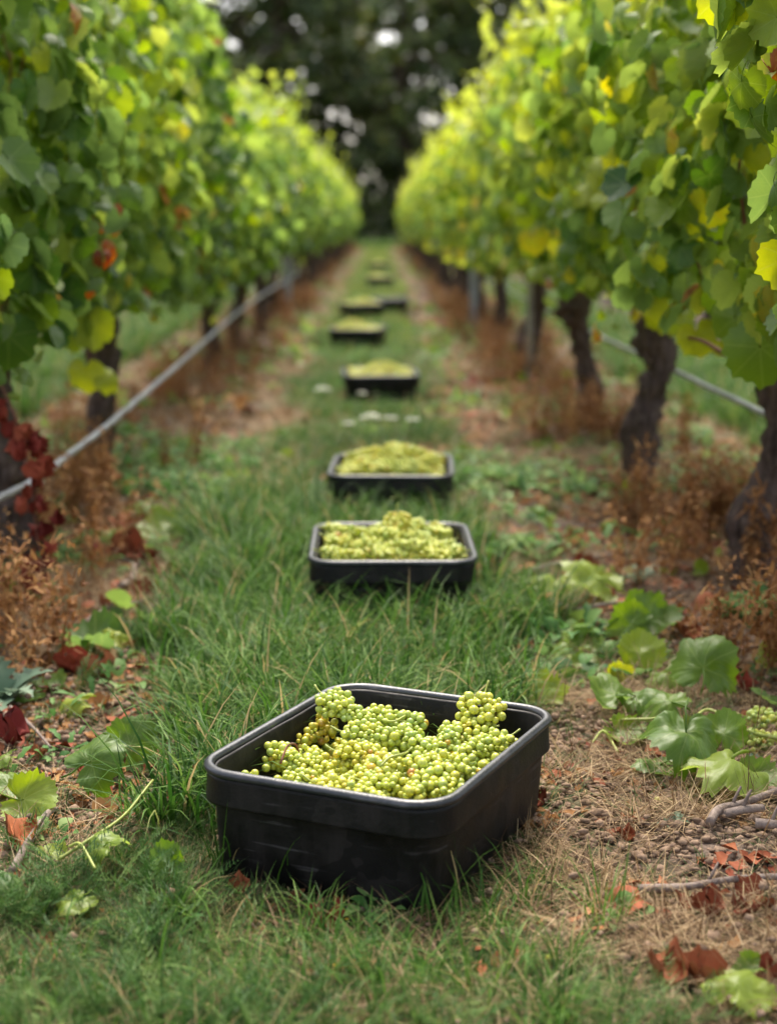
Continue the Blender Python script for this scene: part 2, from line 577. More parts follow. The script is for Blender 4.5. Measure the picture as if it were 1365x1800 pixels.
# ------------------------------------------------------------------ ground
def vnoise(x, y, s, seed=0):
    """cheap smooth value noise on arrays"""
    x = np.asarray(x, float) * s + seed * 17.3; y = np.asarray(y, float) * s + seed * 5.7
    xi = np.floor(x).astype(int); yi = np.floor(y).astype(int)
    fx = x - xi; fy = y - yi
    fx = fx * fx * (3 - 2 * fx); fy = fy * fy * (3 - 2 * fy)

    def h(a, b):
        n = (a * 374761393 + b * 668265263 + seed * 982451653) & 0x7fffffff
        n = ((n ^ (n >> 13)) * 1274126177) & 0x7fffffff
        return (n ^ (n >> 16)) % 10007 / 10007.0
    return (h(xi, yi) * (1 - fx) + h(xi + 1, yi) * fx) * (1 - fy) + (h(xi, yi + 1) * (1 - fx) + h(xi + 1, yi + 1) * fx) * fy - 0.5


def ground_z(x, y):
    x = np.asarray(x, float); y = np.asarray(y, float)
    z = 0.020 * vnoise(x, y, 2.3, 1) + 0.014 * vnoise(x, y, 7, 2) + 0.009 * vnoise(x, y, 19, 3) + 0.005 * vnoise(x, y, 45, 4)
    return z * np.clip((30 - y) / 20, 0.3, 1)


def axis(parts):
    out = []
    for a, b, n in parts: out.extend(np.linspace(a, b, n, endpoint=False))
    return np.array(out + [parts[-1][1]])


gx = axis([(-600, -60, 9), (-60, -8, 16), (-8, -2.2, 30), (-2.2, 2.2, 200), (2.2, 8, 30), (8, 60, 16), (60, 600, 9)])
gy = axis([(-200, -6, 8), (-6, 1.4, 24), (1.4, 7, 260), (7, 16, 110), (16, 50, 60), (50, 150, 20), (150, 1200, 12)])
GX, GY = np.meshgrid(gx, gy)
mb = MB()
nx, ny = len(gx), len(gy)
ii = (np.arange(ny - 1)[:, None] * nx + np.arange(nx - 1)[None]).ravel()
mb.add(np.stack([GX.ravel(), GY.ravel(), ground_z(GX, GY).ravel()], 1), None, np.stack([ii, ii + 1, ii + nx + 1, ii + nx], 1))
tag(obj('ground', mb.mesh('ground', M_ground)), kind='structure')

# ------------------------------------------------------------------ leaf shape
_key = np.array([(0, .64), (16, .57), (28, .54), (46, .59), (66, .52), (78, .51), (98, .54), (130, .48), (158, .40), (172, .20), (180, .04)])


def leaf_geo(n_out, rings, cup=0.0, fold=0.0, wave=0.0, seed=0, serr=0.05, droop=0.0, curl=0.0):
    r_ = np.random.default_rng(seed + 100)
    ph = np.linspace(-180, 180, n_out, endpoint=False) + 180 / n_out
    rad = np.interp(np.abs(ph), _key[:, 0], _key[:, 1])
    if n_out > 20:
        rad = rad * (1 + serr * np.where(np.arange(n_out) % 2 == 0, 1, -1)) + r_.normal(0, .012, n_out)
    a = np.radians(ph)
    vs = [np.zeros((1, 2))]
    for k in range(1, rings + 1):
        q = k / rings
        vs.append(np.stack([np.sin(a) * rad * q, np.cos(a) * rad * q], 1))
    xy = np.concatenate(vs)
    r = np.linalg.norm(xy, axis=1)
    an = np.arctan2(xy[:, 0], xy[:, 1])
    p1, p2 = r_.uniform(0, 6.3, 2)
    z = cup * r ** 2 * 2 + fold * np.abs(xy[:, 0]) + wave * r ** 1.3 * (np.sin(an * 2 + p1) + 0.7 * np.sin(an * 3 + p2) + 0.25 * np.sin(an * 7 + p1)) - droop * np.clip(xy[:, 1], 0, 1) ** 2
    v = np.stack([xy[:, 0], xy[:, 1], z], 1)
    if curl:   # roll the blade sideways about its length axis
        th = v[:, 0] * curl
        x_ = np.sin(th) / curl; z_ = (1 - np.cos(th)) / curl
        v = np.stack([x_ * 1.0, v[:, 1], z_ + v[:, 2]], 1)
    f = []
    for i in range(n_out):
        j = (i + 1) % n_out
        f.append((0, 1 + j, 1 + i))
        for k in range(rings - 1):
            b = 1 + k * n_out
            f.append((b + i, b + j, b + n_out + j)); f.append((b + i, b + n_out + j, b + n_out + i))
    return v, np.array(f), xy.copy()


def leaf_mesh(name, mat, stalk=0.5, **kw):
    v, f, uv = leaf_geo(kw.pop('n_out', 44), kw.pop('rings', 3), **kw)
    m_ = MB(); m_.add(v, f, None, uv, 0.5)
    if stalk:
        tube(m_, curve_pts([(0, 0.01, 0.003), (0.02, -0.18 * stalk * 2, 0.05), (0.03, -0.5 * stalk * 2, -0.02)], 5), [0.012] * 5, 5, t=0.5)
    me = m_.mesh(name, mat)
    return me


LEAVES = [leaf_mesh('vine_leaf', M_leaf_obj, cup=c, fold=fo, wave=w, seed=i, droop=d, n_out=36, rings=3)
          for i, (c, fo, w, d) in enumerate([(-.25, .1, .05, .1), (.2, .15, .06, .2), (-.1, -.3, .08, .3), (-.35, .05, .10, .35), (.05, .35, .05, .1), (-.15, .0, .12, .45)])]


# ------------------------------------------------------------------ vines
def canopy_points(r_, n, L, top, side, thick, zlo):
    """leaf places in a hedge of length L: positions, outward normals"""
    y = r_.uniform(-L / 2 - .12, L / 2 + .12, n)
    u = r_.uniform(0, 1, n)
    topz = top + 0.22 * vnoise(y, y * 0, 2.2, int(side * 3 + 11)) * 2 + r_.normal(0, .05, n) - .32 * np.abs(y / (L / 2)) ** 3
    z = zlo + (topz - zlo) * u ** 0.92
    th = thick * (0.80 + 0.55 * vnoise(y, z, 2.4, 5 + side) * 2 + 0.35 * vnoise(y, z, 6, 9) * 2)
    th *= 1.1 - .35 * np.abs(y / (L / 2)) ** 3
    th *= 1 - 0.45 * np.clip((u - .72) / .28, 0, 1) ** 1.5
    th *= 0.72 + 0.28 * np.clip(u / .25, 0, 1)
    s = np.where(r_.random(n) < 0.5, 1.0, -1.0)
    q = np.abs(1 - np.abs(r_.normal(0, .30, n)))
    x = s * th * q
    return x, y, z, s, u


def foliage(seed, n, L, top, thick, zlo, base_tint, tmpl, size=(.075, .135), side=0, shoots=9, ytint=0.10, yellow=0.03):
    """returns arrays: pos, rot, scale, tint"""
    r_ = np.random.default_rng(seed)
    x, y, z, s, u = canopy_points(r_, n, L, top, side, thick, zlo)
    pos = [np.stack([x, y, z], 1)]
    nrm = [np.stack([s * r_.uniform(.2, 1.1, n), r_.normal(0, .65, n), .40 + r_.normal(0, .55, n)], 1)]
    tip = [np.stack([s * .3 + r_.normal(0, .5, n), r_.normal(0, .6, n), -np.ones(n)], 1)]
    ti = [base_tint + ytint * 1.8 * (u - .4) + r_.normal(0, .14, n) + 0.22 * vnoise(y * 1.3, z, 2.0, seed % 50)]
    sc = [r_.uniform(size[0], size[1], n)]
    # upright shoots above the hedge and a few hanging below
    for k in range(shoots):
        up = k % 5 != 4
        m = r_.integers(7, 12)
        ln = r_.uniform(.25, .7) if up else -r_.uniform(.12, .3)
        y0 = r_.uniform(-L / 2, L / 2); x0 = r_.normal(0, thick * .5)
        q = np.linspace(0, 1, m)
        bend = r_.normal(0, .12, 2)
        z0 = (top - .1) if up else zlo + .1
        P = np.stack([x0 + bend[0] * q ** 2, y0 + bend[1] * q ** 2, z0 + ln * q], 1) + r_.normal(0, .035, (m, 3))
        pos.append(P)
        nrm.append(np.stack([r_.normal(0, .7, m), r_.normal(0, .7, m), r_.uniform(.2, 1, m)], 1))
        tip.append(np.stack([r_.normal(0, .8, m), r_.normal(0, .8, m), -r_.uniform(.1, 1, m)], 1))
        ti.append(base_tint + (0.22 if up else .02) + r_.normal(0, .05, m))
        sc.append(r_.uniform(size[0], size[1], m) * (1.0 - .45 * q))
    pos = np.concatenate(pos); nrm = np.concatenate(nrm); tip = np.concatenate(tip); ti = np.concatenate(ti); sc = np.concatenate(sc)
    ti = np.clip(ti, 0.02, .80)
    low = np.clip((1.25 - pos[:, 2]) / .6, 0, 1)
    yl = r_.random(len(ti)) < yellow * (0.4 + 2.2 * low)
    ti[yl] = r_.uniform(.78, .90, yl.sum())
    rd = r_.random(len(ti)) < 0.006 * (1 + 2 * low)
    ti[rd] = r_.uniform(.92, 1.0, rd.sum())
    return pos, frames(tip, nrm), sc, ti


TM = [leaf_geo(13, 1, cup=c, fold=fo, wave=.06, seed=i, droop=.2) for i, (c, fo) in enumerate([(-.3, .1), (.2, .2), (-.1, -.3)])]
TM_near = [leaf_geo(26, 2, cup=c, fold=fo, wave=.07, seed=i, droop=.25) for i, (c, fo) in enumerate([(-.3, .1), (.2, .2), (-.1, -.3), (.0, .35)])]


def foliage_mesh(name, P, Rm, S, T, tms):
    m_ = MB()
    k = len(tms)
    for i, (v, f, uv) in enumerate(tms):
        m_.stamp(v, f, P[i::k], Rm[i::k], S[i::k], uv, T[i::k])
    return m_.mesh(name, M_leaf)


def trunk_mesh(seed, ctrl, rads, h_knob=True):
    m_ = MB()
    pts = curve_pts(ctrl, 64)
    rr = np.interp(np.linspace(0, 1, 64), np.linspace(0, 1, len(rads)), rads)
    tube(m_, pts, rr, 30, knob=0.42, seed=seed, ridge=.34)
    # gnarled head with stubby arms
    r_ = random.Random(seed)
    p = pts[-1]
    for k in range(3):
        a = r_.uniform(0, 6.28)
        d = Vector((math.cos(a) * .35, math.sin(a), .5 + r_.random() * .6)).normalized()
        tube(m_, curve_pts([p - d * .03, p + d * .05 + Vector((0, 0, .01)), p + d * .12], 9),
             np.linspace(rads[-1] * .95, rads[-1] * .45, 9), 12, knob=.4, seed=seed + k + 1)
    return m_.mesh('trunk', M_bark)


GEN_TRUNKS = [trunk_mesh(20 + k, c, r) for k, (c, r) in enumerate([
    ([(0, 0, -.05), (.02, .02, .2), (-.03, .0, .42), (.02, .02, .6), (0, 0, .76)], [.075, .062, .055, .058, .075]),
    ([(0, 0, -.05), (-.04, .0, .2), (.02, .05, .40), (.05, .02, .6), (0, 0, .75)], [.085, .070, .060, .055, .08]),
    ([(0, 0, -.05), (.03, -.03, .18), (.06, .0, .36), (-.01, .03, .58), (0, 0, .74)], [.07, .068, .064, .05, .07])])]


def cane_mesh(seed, up=True):
    r_ = random.Random(seed)
    h = r_.uniform(1.0, 1.5)
    m_ = MB()
    tube(m_, curve_pts([(0, 0, 0), (r_.uniform(-.08, .08), r_.uniform(-.1, .1), h * .35), (r_.uniform(-.15, .15), r_.uniform(-.2, .2), h * .7), (r_.uniform(-.1, .1), r_.uniform(-.2, .2), h)], 12),
         np.linspace(.0055, .003, 12), 6)
    return m_.mesh('cane', M_cane)


CANES = [cane_mesh(k) for k in range(5)]
LX, RX = -1.30, 1.17
L_spec = [(5.45, 2.0), (7.35, 2.6), (12.3, 3.0), (14.7, 2.0), (17.2, 2.4), (19.5, 2.2), (22.0, 2.3)]
L_mid = [(9.85, 2.6)]
R_spec = [(3.1, 2.0), (5.1, 2.0), (7.1, 2.0), (9.15, 2.0), (12.4, 4.0), (15.9, 3.2), (18.9, 2.7), (21.3, 2.3)]

ORD = ['first', 'second', 'third', 'fourth', 'fifth', 'sixth', 'seventh', 'eighth', 'ninth', 'tenth']
tint_L, tint_R = 0.50, 0.60
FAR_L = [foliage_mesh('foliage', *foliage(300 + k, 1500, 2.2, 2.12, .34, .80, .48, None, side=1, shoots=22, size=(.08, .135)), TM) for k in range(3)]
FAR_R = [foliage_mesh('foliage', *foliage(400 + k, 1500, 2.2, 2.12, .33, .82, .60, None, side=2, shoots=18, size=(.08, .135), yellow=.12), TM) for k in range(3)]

vine_group = {'L': 'vines of the row left of the grass alley', 'R': 'vines of the row right of the grass alley'}


def near_vine(side, Y, L, seed, label, trunk, n_obj, canes=7, n=1950):
    X = LX if side == 'L' else RX
    v = thing('grape_vine', (X, Y, 0), label, 'grapevine', vine_group[side])
    if trunk is not None:
        obj('trunk', trunk, v, Matrix.Diagonal((.84, .84, 1, 1)))
    r_ = random.Random(seed)
    for k in range(canes):
        obj('cane', CANES[(k + seed) % 5], v, Matrix.Translation((r_.uniform(-.1, .1), r_.uniform(-L / 2, L / 2) * .8, r_.uniform(.72, .9))) @ Matrix.Rotation(r_.uniform(0, 6.28), 4, 'Z'))
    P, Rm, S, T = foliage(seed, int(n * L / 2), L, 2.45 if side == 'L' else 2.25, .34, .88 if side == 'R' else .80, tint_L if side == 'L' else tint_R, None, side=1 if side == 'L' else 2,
                          shoots=24, size=(.06, .122), yellow=.02 if side == 'L' else .09)
    # the leaves nearest the alley and the camera become objects of their own
    inward = 1 if side == 'L' else -1
    score = P[:, 0] * inward - 0.12 * P[:, 1] + r_.random() * 0 + np.random.default_rng(seed).normal(0, .03, len(P))
    vis = np.abs((P[:, 0] + X) / (P[:, 1] + Y)) < .262
    vis &= (P[:, 2] - H) / (P[:, 1] + Y) < .155
    score = np.where(vis, score, -9)
    idx = np.argsort(-score)[:n_obj]
    idx = idx[score[idx] > -8]
    mask = np.ones(len(P), bool); mask[idx] = False
    fo = obj('foliage', foliage_mesh('foliage', P[mask], Rm[mask], S[mask], T[mask], TM_near), v)
    fo['kind'] = 'stuff'
    for j in idx:
        M = Matrix.Translation(P[j]) @ Matrix(Rm[j].tolist()).to_4x4() @ Matrix.Scale(float(S[j]) * 1.05, 4)
        o = obj('leaf', LEAVES[j % 6], v, M)
        o.color = (float(T[j]), 0, 0, 1)
    return v


def tmesh(seed, ctrl, rads):
    return trunk_mesh(seed, ctrl, rads)


R_tr = {
    1: tmesh(51, [(.05, 0, -.05), (.055, 0, .10), (.05, .02, .22), (.12, .02, .36), (.15, .0, .52), (.13, 0, .72)], [.068, .062, .070, .048, .050, .08]),
    2: tmesh(52, [(.0, 0, -.06), (-.01, 0, .12), (.0, .0, .26), (.05, .02, .40), (.09, 0, .54), (.04, 0, .70)], [.058, .066, .074, .062, .060, .085]),
    3: tmesh(53, [(.02, 0, -.05), (.02, 0, .12), (.05, .0, .24), (.00, .02, .42), (-.04, 0, .58), (-.08, 0, .72)], [.056, .060, .068, .056, .056, .115]),
}
L_tr = {
    0: tmesh(61, [(.05, 0, -.05), (.03, 0, .15), (.0, .0, .35), (-.05, .02, .55), (-.05, 0, .72)], [.08, .075, .07, .07, .08]),
    1: tmesh(62, [(-.03, 0, -.05), (-.01, 0, .15), (.02, .0, .35), (.03, .02, .55), (.0, 0, .76)], [.065, .062, .060, .062, .10]),
    2: tmesh(63, [(.06, 0, -.05), (.05, 0, .15), (.02, .0, .35), (-.02, .02, .55), (-.02, 0, .74)], [.075, .07, .07, .075, .11]),
}
v_left = []
v_left.append(near_vine('L', 5.45, 2.1, 11, 'vine at the left picture edge, red withered shoot hanging from it over the hose', L_tr[0], 290))
v_left.append(near_vine('L', 7.35, 2.2, 12, 'left-hand vine with straight slim trunk crossed by the hose, pale leaves before it', L_tr[1], 290))
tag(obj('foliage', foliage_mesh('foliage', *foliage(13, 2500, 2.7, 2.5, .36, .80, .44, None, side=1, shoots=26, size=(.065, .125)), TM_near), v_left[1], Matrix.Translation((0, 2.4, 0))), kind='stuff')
v_right = []
v_right.append(near_vine('R', 3.1, 2.0, 21, 'nearest vine on the right, only its leaves entering at the upper right corner', GEN_TRUNKS[0], 260))
v_right.append(near_vine('R', 5.1, 2.0, 22, 'right-hand vine with the thick grey trunk cut by the right picture edge', R_tr[1], 290))
v_right.append(near_vine('R', 7.1, 2.0, 23, 'right-hand vine with stout trunk bulging low down, yellow leaf at neck', R_tr[2], 290))
v_right.append(near_vine('R', 9.15, 2.0, 24, 'right-hand vine with S-bent trunk and big pale knobbly head', R_tr[3], 250, n=1800))


def far_vine(side, X, Y, L, k, label, group, tint_set, zs=None):
    v = thing('grape_vine', (X, Y, 0), label, 'grapevine', group)
    r_ = random.Random(k * 13 + (1 if side == 'L' else 2))
    ts = r_.uniform(.78, .95)
    t = obj('trunk', GEN_TRUNKS[k % 3], v, Matrix.Rotation(r_.uniform(-.5, .5), 4, 'Z') @ Matrix.Diagonal((ts, ts, r_.uniform(1.02, 1.14), 1)))
    nf = 2 if L > 2.8 else 1
    for q in range(nf):
        f = obj('foliage', tint_set[(k + q) % 3], v, Matrix.Translation((0, (q - (nf - 1) / 2) * L / nf, 0)) @ Matrix.Diagonal((r_.uniform(.85, 1.12), L / nf / 2.2, (zs or r_.uniform(.93, 1.08)) * (1 + .04 * q), 1)) @ Matrix.Rotation(math.pi if (k + q) % 2 else 0, 4, 'Z'))
        f['kind'] = 'stuff'
    return v


lab_L = ['left-hand vine whose dark blurred trunk head meets the far end of the grey hose',
         'left-hand vine just behind the dark trunk at the far end of the hose',
         'left-hand vine with blurred greyish trunk, two trunks before the grey metal post',
         'left-hand vine standing just in front of the grey metal post', 'left-hand vine just beyond the grey metal post']
for k, (Y, L) in enumerate(L_spec[2:]):
    far_vine('L', LX, Y, L, k, lab_L[k], vine_group['L'], FAR_L, (.84, .93, 1.0, 1.08, 1.08)[k])
lab_R = ['right-hand vine with straight dark trunk beside the pale wooden post',
         'right-hand vine with slim blurred dark trunk before the grey metal post',
         'right-hand vine standing beside the grey metal post', 'right-hand vine just beyond the grey metal post']
for k, (Y, L) in enumerate(R_spec[4:]):
    far_vine('R', RX, Y, L, k + 1, lab_R[k], vine_group['R'], FAR_R)
Y = 24.3; k = 0
while Y < 74:
    far_vine('L', LX, Y, 2.3, k, 'distant blurred vine merging into the far part of the left row', vine_group['L'], FAR_L)
    far_vine('R', RX, Y - 1.2, 2.3, k + 1, 'distant blurred vine merging into the far part of the right row', vine_group['R'], FAR_R)
    Y += 2.2; k += 1
for k in range(24):
    far_vine('L', LX - 2.5, 7 + k * 2.2, 2.3, k, 'vine of the next row behind the left row, glimpsed through gaps', 'vines of the next row on the left', FAR_L)
    far_vine('R', RX + 2.5, 7 + k * 2.2, 2.3, k + 1, 'vine of the next row behind the right row, glimpsed through gaps', 'vines of the next row on the right', FAR_R)


# named leaves and canes that catch the eye in the hedge
def leaf_at(parent, px, py, Y, size, tint, tip=(0, 0, -1), nrm=(0, -1, .2), mesh=0, label=None, name='leaf', me=None):
    p = at_y(px, py, Y)
    Rm = frames(np.array([tip], float), np.array([nrm], float))[0]
    M = Matrix.Translation(p) @ Matrix(Rm.tolist()).to_4x4() @ Matrix.Scale(size, 4)
    o = obj(name, me or LEAVES[mesh], parent, parent.matrix_basis.inverted() @ M)
    o.color = (tint, 0, 0, 1)
    if label: o['label'] = label
    return o


vr0, vr1, vr2, vr3 = v_right
vl0, vl1 = v_left
leaf_at(vr1, 1345, 170, 4.0, .17, .66, (-.3, 0, -1), (-.5, -1, .5), 1, 'pale green leaf with rippled edge')
leaf_at(vr1, 1250, 110, 4.7, .19, .72, (-.1, 0, -1), (-.3, -1, .1), 0, 'large backlit yellow-green leaf')
leaf_at(vr1, 1335, 610, 4.3, .19, .50, (.1, 0, -1), (-.3, -1, .3), 0, 'large green leaf hanging in front of the trunk')
leaf_at(vr1, 1290, 560, 4.5, .15, .55, (-.2, 0, -1), (-.7, -1, .1), 3)
leaf_at(vr1, 1355, 545, 4.4, .15, .62, (-.1, 0, -1), (.2, -1, .3), 2)
leaf_at(vr2, 1165, 545, 6.7, .16, .76, (0, 0, -1), (-.2, -1, .2), 1, 'yellow leaf at the neck of the trunk')
leaf_at(vr2, 1195, 560, 6.6, .14, .68, (.3, 0, -1), (.2, -1, .2), 0)
leaf_at(vr1, 1225, 590, 5.2, .13, .78, (.3, 0, -1), (-.2, -1, .3), 5)
leaf_at(vr2, 1085, 270, 6.2, .13, .84, (0, 0, -1), (-.3, -1, .2), 0, 'bright yellow leaf')
leaf_at(vr3, 935, 420, 8.6, .15, .86, (.2, 0, -1), (-.3, -1, .2), 2, 'yellow leaf')
leaf_at(vr3, 990, 445, 8.4, .13, .84, (0, 0, -1), (-.3, -1, .2), 1)
leaf_at(vr2, 1130, 380, 6.3, .09, .97, (.4, 0, -1), (-.3, -1, .2), 3, 'red withered leaf')
leaf_at(vr1, 1262, 205, 4.6, .05, .96, (.4, 0, -1), (-.3, -1, .2), 3)
leaf_at(vl0, 183, 440, 5.6, .09, .945, (.4, 0, -1), (.3, -1, .5), 3, 'orange withered leaf')
leaf_at(vl0, 150, 505, 5.8, .08, .95, (.1, 0, -1), (.3, -1, .2), 2, 'orange withered leaf')
leaf_at(vl1, 122, 575, 6.2, .17, .66, (-.05, 0, -1), (-.4, -1, .2), 0, 'yellow-green leaf hanging before the trunk')
leaf_at(vl1, 158, 570, 6.2, .17, .74, (.15, 0, -1), (.4, -1, .2), 1, 'yellow-green leaf hanging before the trunk')
leaf_at(vl1, 150, 655, 6.1, .14, .80, (-.1, 0, -1), (-.1, -1, .8), 5, 'pale yellow curled leaf before the trunk')
leaf_at(vl1, 185, 665, 6.1, .10, .78, (.6, 0, -.4), (.1, -1, .8), 3)
leaf_at(vl0, 60, 470, 5.0, .15, .30, (0, 0, -1), (.4, -1, .3), 1)
leaf_at(vl0, 15, 590, 4.9, .18, .30, (0, 0, -1), (.4, -1, .3), 0, 'dark green leaf hanging lowest at the edge')
leaf_at(vl0, 15, 280, 4.6, .15, .42, (.6, 0, -.7), (.2, -.5, 1), 4, 'leaf turned to show its pale glossy face')


def cane_between(parent, ctrl, r0, r1, label=None, name='cane', mat=None):
    inv = parent.matrix_basis.inverted()
    m_ = MB()
    tube(m_, curve_pts([inv @ at_y(*c) for c in ctrl], 16), np.linspace(r0, r1, 16), 8)
    o = obj(name, m_.mesh(name, mat or M_cane), parent)
    if label: o['label'] = label
    return o


cane_between(vr1, [(1350, 640, 4.6), (1318, 585, 4.5), (1310, 520, 4.5), (1322, 470, 4.5), (1345, 430, 4.5)], .0085, .006, 'reddish brown bent cane')
cane_between(vr1, [(1285, 610, 4.9), (1262, 560, 4.9), (1245, 520, 4.9), (1220, 440, 5.0), (1205, 380, 5.0)], .006, .004)
cane_between(vr1, [(1350, 640, 4.8), (1280, 625, 4.9), (1235, 600, 5.1), (1190, 590, 5.3)], .011, .005)
cane_between(vl1, [(150, 500, 6.3), (150, 560, 6.2), (158, 640, 6.2)], .005, .003)

# red withered shoot hanging at the left edge
def crumpled_leaf(seed, name='dead_leaf', size=1.0):
    r_ = np.random.default_rng(seed)
    v, f, uv = leaf_geo(26, 4, cup=.6, fold=.5, wave=.22, seed=seed)
    q = Vector((seed * 3.1, 0, 0))
    v = v.copy()
    for i in range(len(v)):
        n3 = mnoise.noise_vector(Vector(v[i]) * 3.2 + q)
        n4 = mnoise.noise_vector(Vector(v[i]) * 8 + q)
        v[i] += np.array(n3) * .32 + np.array(n4) * .10
    th = v[:, 0] * 3.0
    v = np.stack([np.sin(th) / 3.6, v[:, 1] * .8, (1 - np.cos(th)) / 3.6 + v[:, 2] * .7], 1)
    v[:, 2] -= v[:, 2].min()
    m_ = MB(); m_.add(v, f, None, uv, r_.uniform(.2, .8))
    return m_.mesh(name, M_dead)


DEAD = [crumpled_leaf(k) for k in range(7)]
inv = vl0.matrix_basis.inverted()
ws = [(30, 740, 4.9), (35, 790, 4.9), (60, 850, 4.85), (62, 920, 4.85), (78, 1000, 4.8), (92, 1065, 4.8)]
M_red = M_dead.copy(); M_red.name = 'crimson_withered_leaf'
for nd in M_red.node_tree.nodes:
    if nd.type == 'VALTORGB':
        for e, c in zip(nd.color_ramp.elements, [(0.09, 0.012, 0.010), (0.20, 0.026, 0.018), (0.30, 0.050, 0.028), (0.36, 0.09, 0.04)]): e.color = (*c, 1)
DEAD_RED = []
for q in DEAD:
    q2 = q.copy(); q2.materials.clear(); q2.materials.append(M_red); DEAD_RED.append(q2)
wsp = [inv @ at_y(*c) for c in ws]
m_ = MB(); tube(m_, curve_pts([inv @ at_y(-5, 660, 5.0)] + wsp, 20), np.linspace(.005, .003, 20), 6)
wshoot = obj('withered_shoot', m_.mesh('withered_shoot', M_cane), vl0)
wshoot['label'] = 'hanging shoot of crumpled red dead leaves'
r_ = random.Random(5)
cp = curve_pts(wsp, 30)
for k in range(36):
    u = (k + .5) / 36
    if .40 < u < .46 or .66 < u < .72: continue
    p = cp[int(u * 29)] + Vector((r_.gauss(0, .022), r_.gauss(0, .02), r_.gauss(0, .012)))
    sc = (.078 if u < .35 else .060) * r_.uniform(.8, 1.2)
    M = Matrix.Translation(p) @ Matrix.Rotation(r_.uniform(0, 6.28), 4, 'Z') @ Matrix.Rotation(r_.uniform(1.0, 2.2), 4, 'X') @ Matrix.Scale(sc, 4)
    o = obj('leaf', DEAD_RED[k % 7], wshoot, M)

# ------------------------------------------------------------------ trellis: hoses, posts, wires
def line_thing(name, ctrl, r, mat, label, cat, n=40, sides=10, wob=0.0, group=None):
    m_ = MB()
    pts = curve_pts(ctrl, n)
    rr = random.Random(3)
    for p in pts: p += Vector((0, 0, rr.gauss(0, wob)))
    tube(m_, pts, [r] * n, sides)
    o = obj(name, m_.mesh(name, mat))
    return tag(o, label, cat, group)


lh = line_thing('irrigation_hose', [(-1.2, 3.6, .34), (-1.18, 4.85, .325), (-1.16, 5.5, .315), (-1.13, 7, .35), (-1.13, 9, .39), (-1.14, 11, .43), (-1.15, 13.3, .465), (-1.2, 18, .46), (-1.22, 24, .45)],
                .0125, M_hose, 'grey irrigation hose running along the left vine row in front of the trunks', 'hose', 90, 10, .002)
rh = line_thing('irrigation_hose', [(1.36, 3.2, .50), (1.34, 6, .51), (1.33, 9, .50), (1.33, 14, .49), (1.34, 24, .5)],
                .0115, M_hose, 'grey irrigation hose seen between and behind the right-hand trunks', 'hose', 60, 10, .002)


def post(px, Y, X, h, w, mat, label, name):
    m_ = MB()
    s = w / 2
    b = [(-s, -s), (s, -s), (s, s), (-s, s)]
    b8 = []
    for i in range(4):
        x, y = b[i]; x2, y2 = b[(i + 1) % 4]
        b8 += [(x * .8 + x2 * .2, y * .8 + y2 * .2), (x * .2 + x2 * .8, y * .2 + y2 * .8)]
    V = [(x, y, -.1) for x, y in b8] + [(x, y, h - .01) for x, y in b8] + [(x * .85, y * .85, h) for x, y in b8] + [(0, 0, h)]
    f4 = [(r * 8 + i, r * 8 + (i + 1) % 8, (r + 1) * 8 + (i + 1) % 8, (r + 1) * 8 + i) for r in range(2) for i in range(8)]
    f3 = [(16 + i, 16 + (i + 1) % 8, 24) for i in range(8)]
    m_.add(V, f3, f4)
    o = obj(name, m_.mesh(name, mat, smooth=False)); o.location = (X, Y, 0)
    return tag(o, label, 'post', 'trellis posts')


post(0, 18.6, 1.08, 1.9, .085, M_post, 'grey metal trellis post among the far right-hand trunks', 'trellis_post')
post(0, 21.4, -1.22, 1.9, .085, M_post, 'grey metal trellis post among the far left-hand trunks', 'trellis_post')
post(0, 12.0, 1.12, 1.9, .045, M_wood_post, 'pale wooden post left of a straight dark trunk in the right row', 'trellis_post')

for sx, nm in ((LX, 'left'), (RX, 'right')):
    for hz, hn in ((.80, 'lowest'), (1.25, 'middle'), (1.75, 'upper')):
        line_thing('trellis_wire', [(sx, 2.5, hz), (sx, 20, hz), (sx, 50, hz), (sx, 74, hz)], .0016, M_wire,
                   'thin %s trellis wire strung through the leaves of the %s vine row' % (hn, nm), 'wire', 60, 5, 0, 'trellis wires')

# ------------------------------------------------------------------ trees at the far end
M_tree_leaf = leaf_material('tree_foliage', False, veins=False, trans=.3)
for nd in M_tree_leaf.node_tree.nodes:
    if nd.type == 'VALTORGB':
        cols = [(0.012, 0.026, 0.008), (0.024, 0.046, 0.010), (0.052, 0.082, 0.014), (0.11, 0.13, 0.03), (0.15, 0.16, 0.035), (.10, .10, .02), (.09, .08, .02), (.08, .06, .02)]
        for e, c in zip(nd.color_ramp.elements, cols): e.color = (*c, 1)


def crown_mesh(seed, nclump, per, rx, rz, zc, leaf=.40):
    r_ = np.random.default_rng(seed)
    v, f, uv = leaf_geo(6, 1, cup=.2)
    m_ = MB()
    d = r_.normal(0, 1, (nclump, 3)); d /= np.linalg.norm(d, axis=1, keepdims=True)
    q = r_.uniform(.25, 1, nclump) ** .5
    cen = d * q[:, None] * np.array([rx, rx, rz]) + np.array([0, 0, zc])
    cen = np.array([c for c in cen if mnoise.noise(Vector(c) * .42 + Vector((seed * 3.3, 0, 0))) < .07])
    for c in cen:
        n = int(per * r_.uniform(.5, 1.4))
        rr = r_.uniform(.5, 1.05)
        o = r_.normal(0, 1, (n, 3)); o /= np.linalg.norm(o, axis=1, keepdims=True)
        p = c + o * (r_.uniform(.3, 1, n) ** .5 * rr)[:, None] * np.array([1.15, 1.15, .75])
        nr = o + r_.normal(0, .5, (n, 3)) + np.array([0, 0, .4])
        m_.stamp(v, f, p, frames(r_.normal(0, 1, (n, 3)), nr), r_.uniform(.6, 1.3, n) * leaf, uv, np.clip(r_.normal(.45, .2, n) + r_.normal(0, .15), 0, 1))
    return m_.mesh('crown', M_tree_leaf), cen


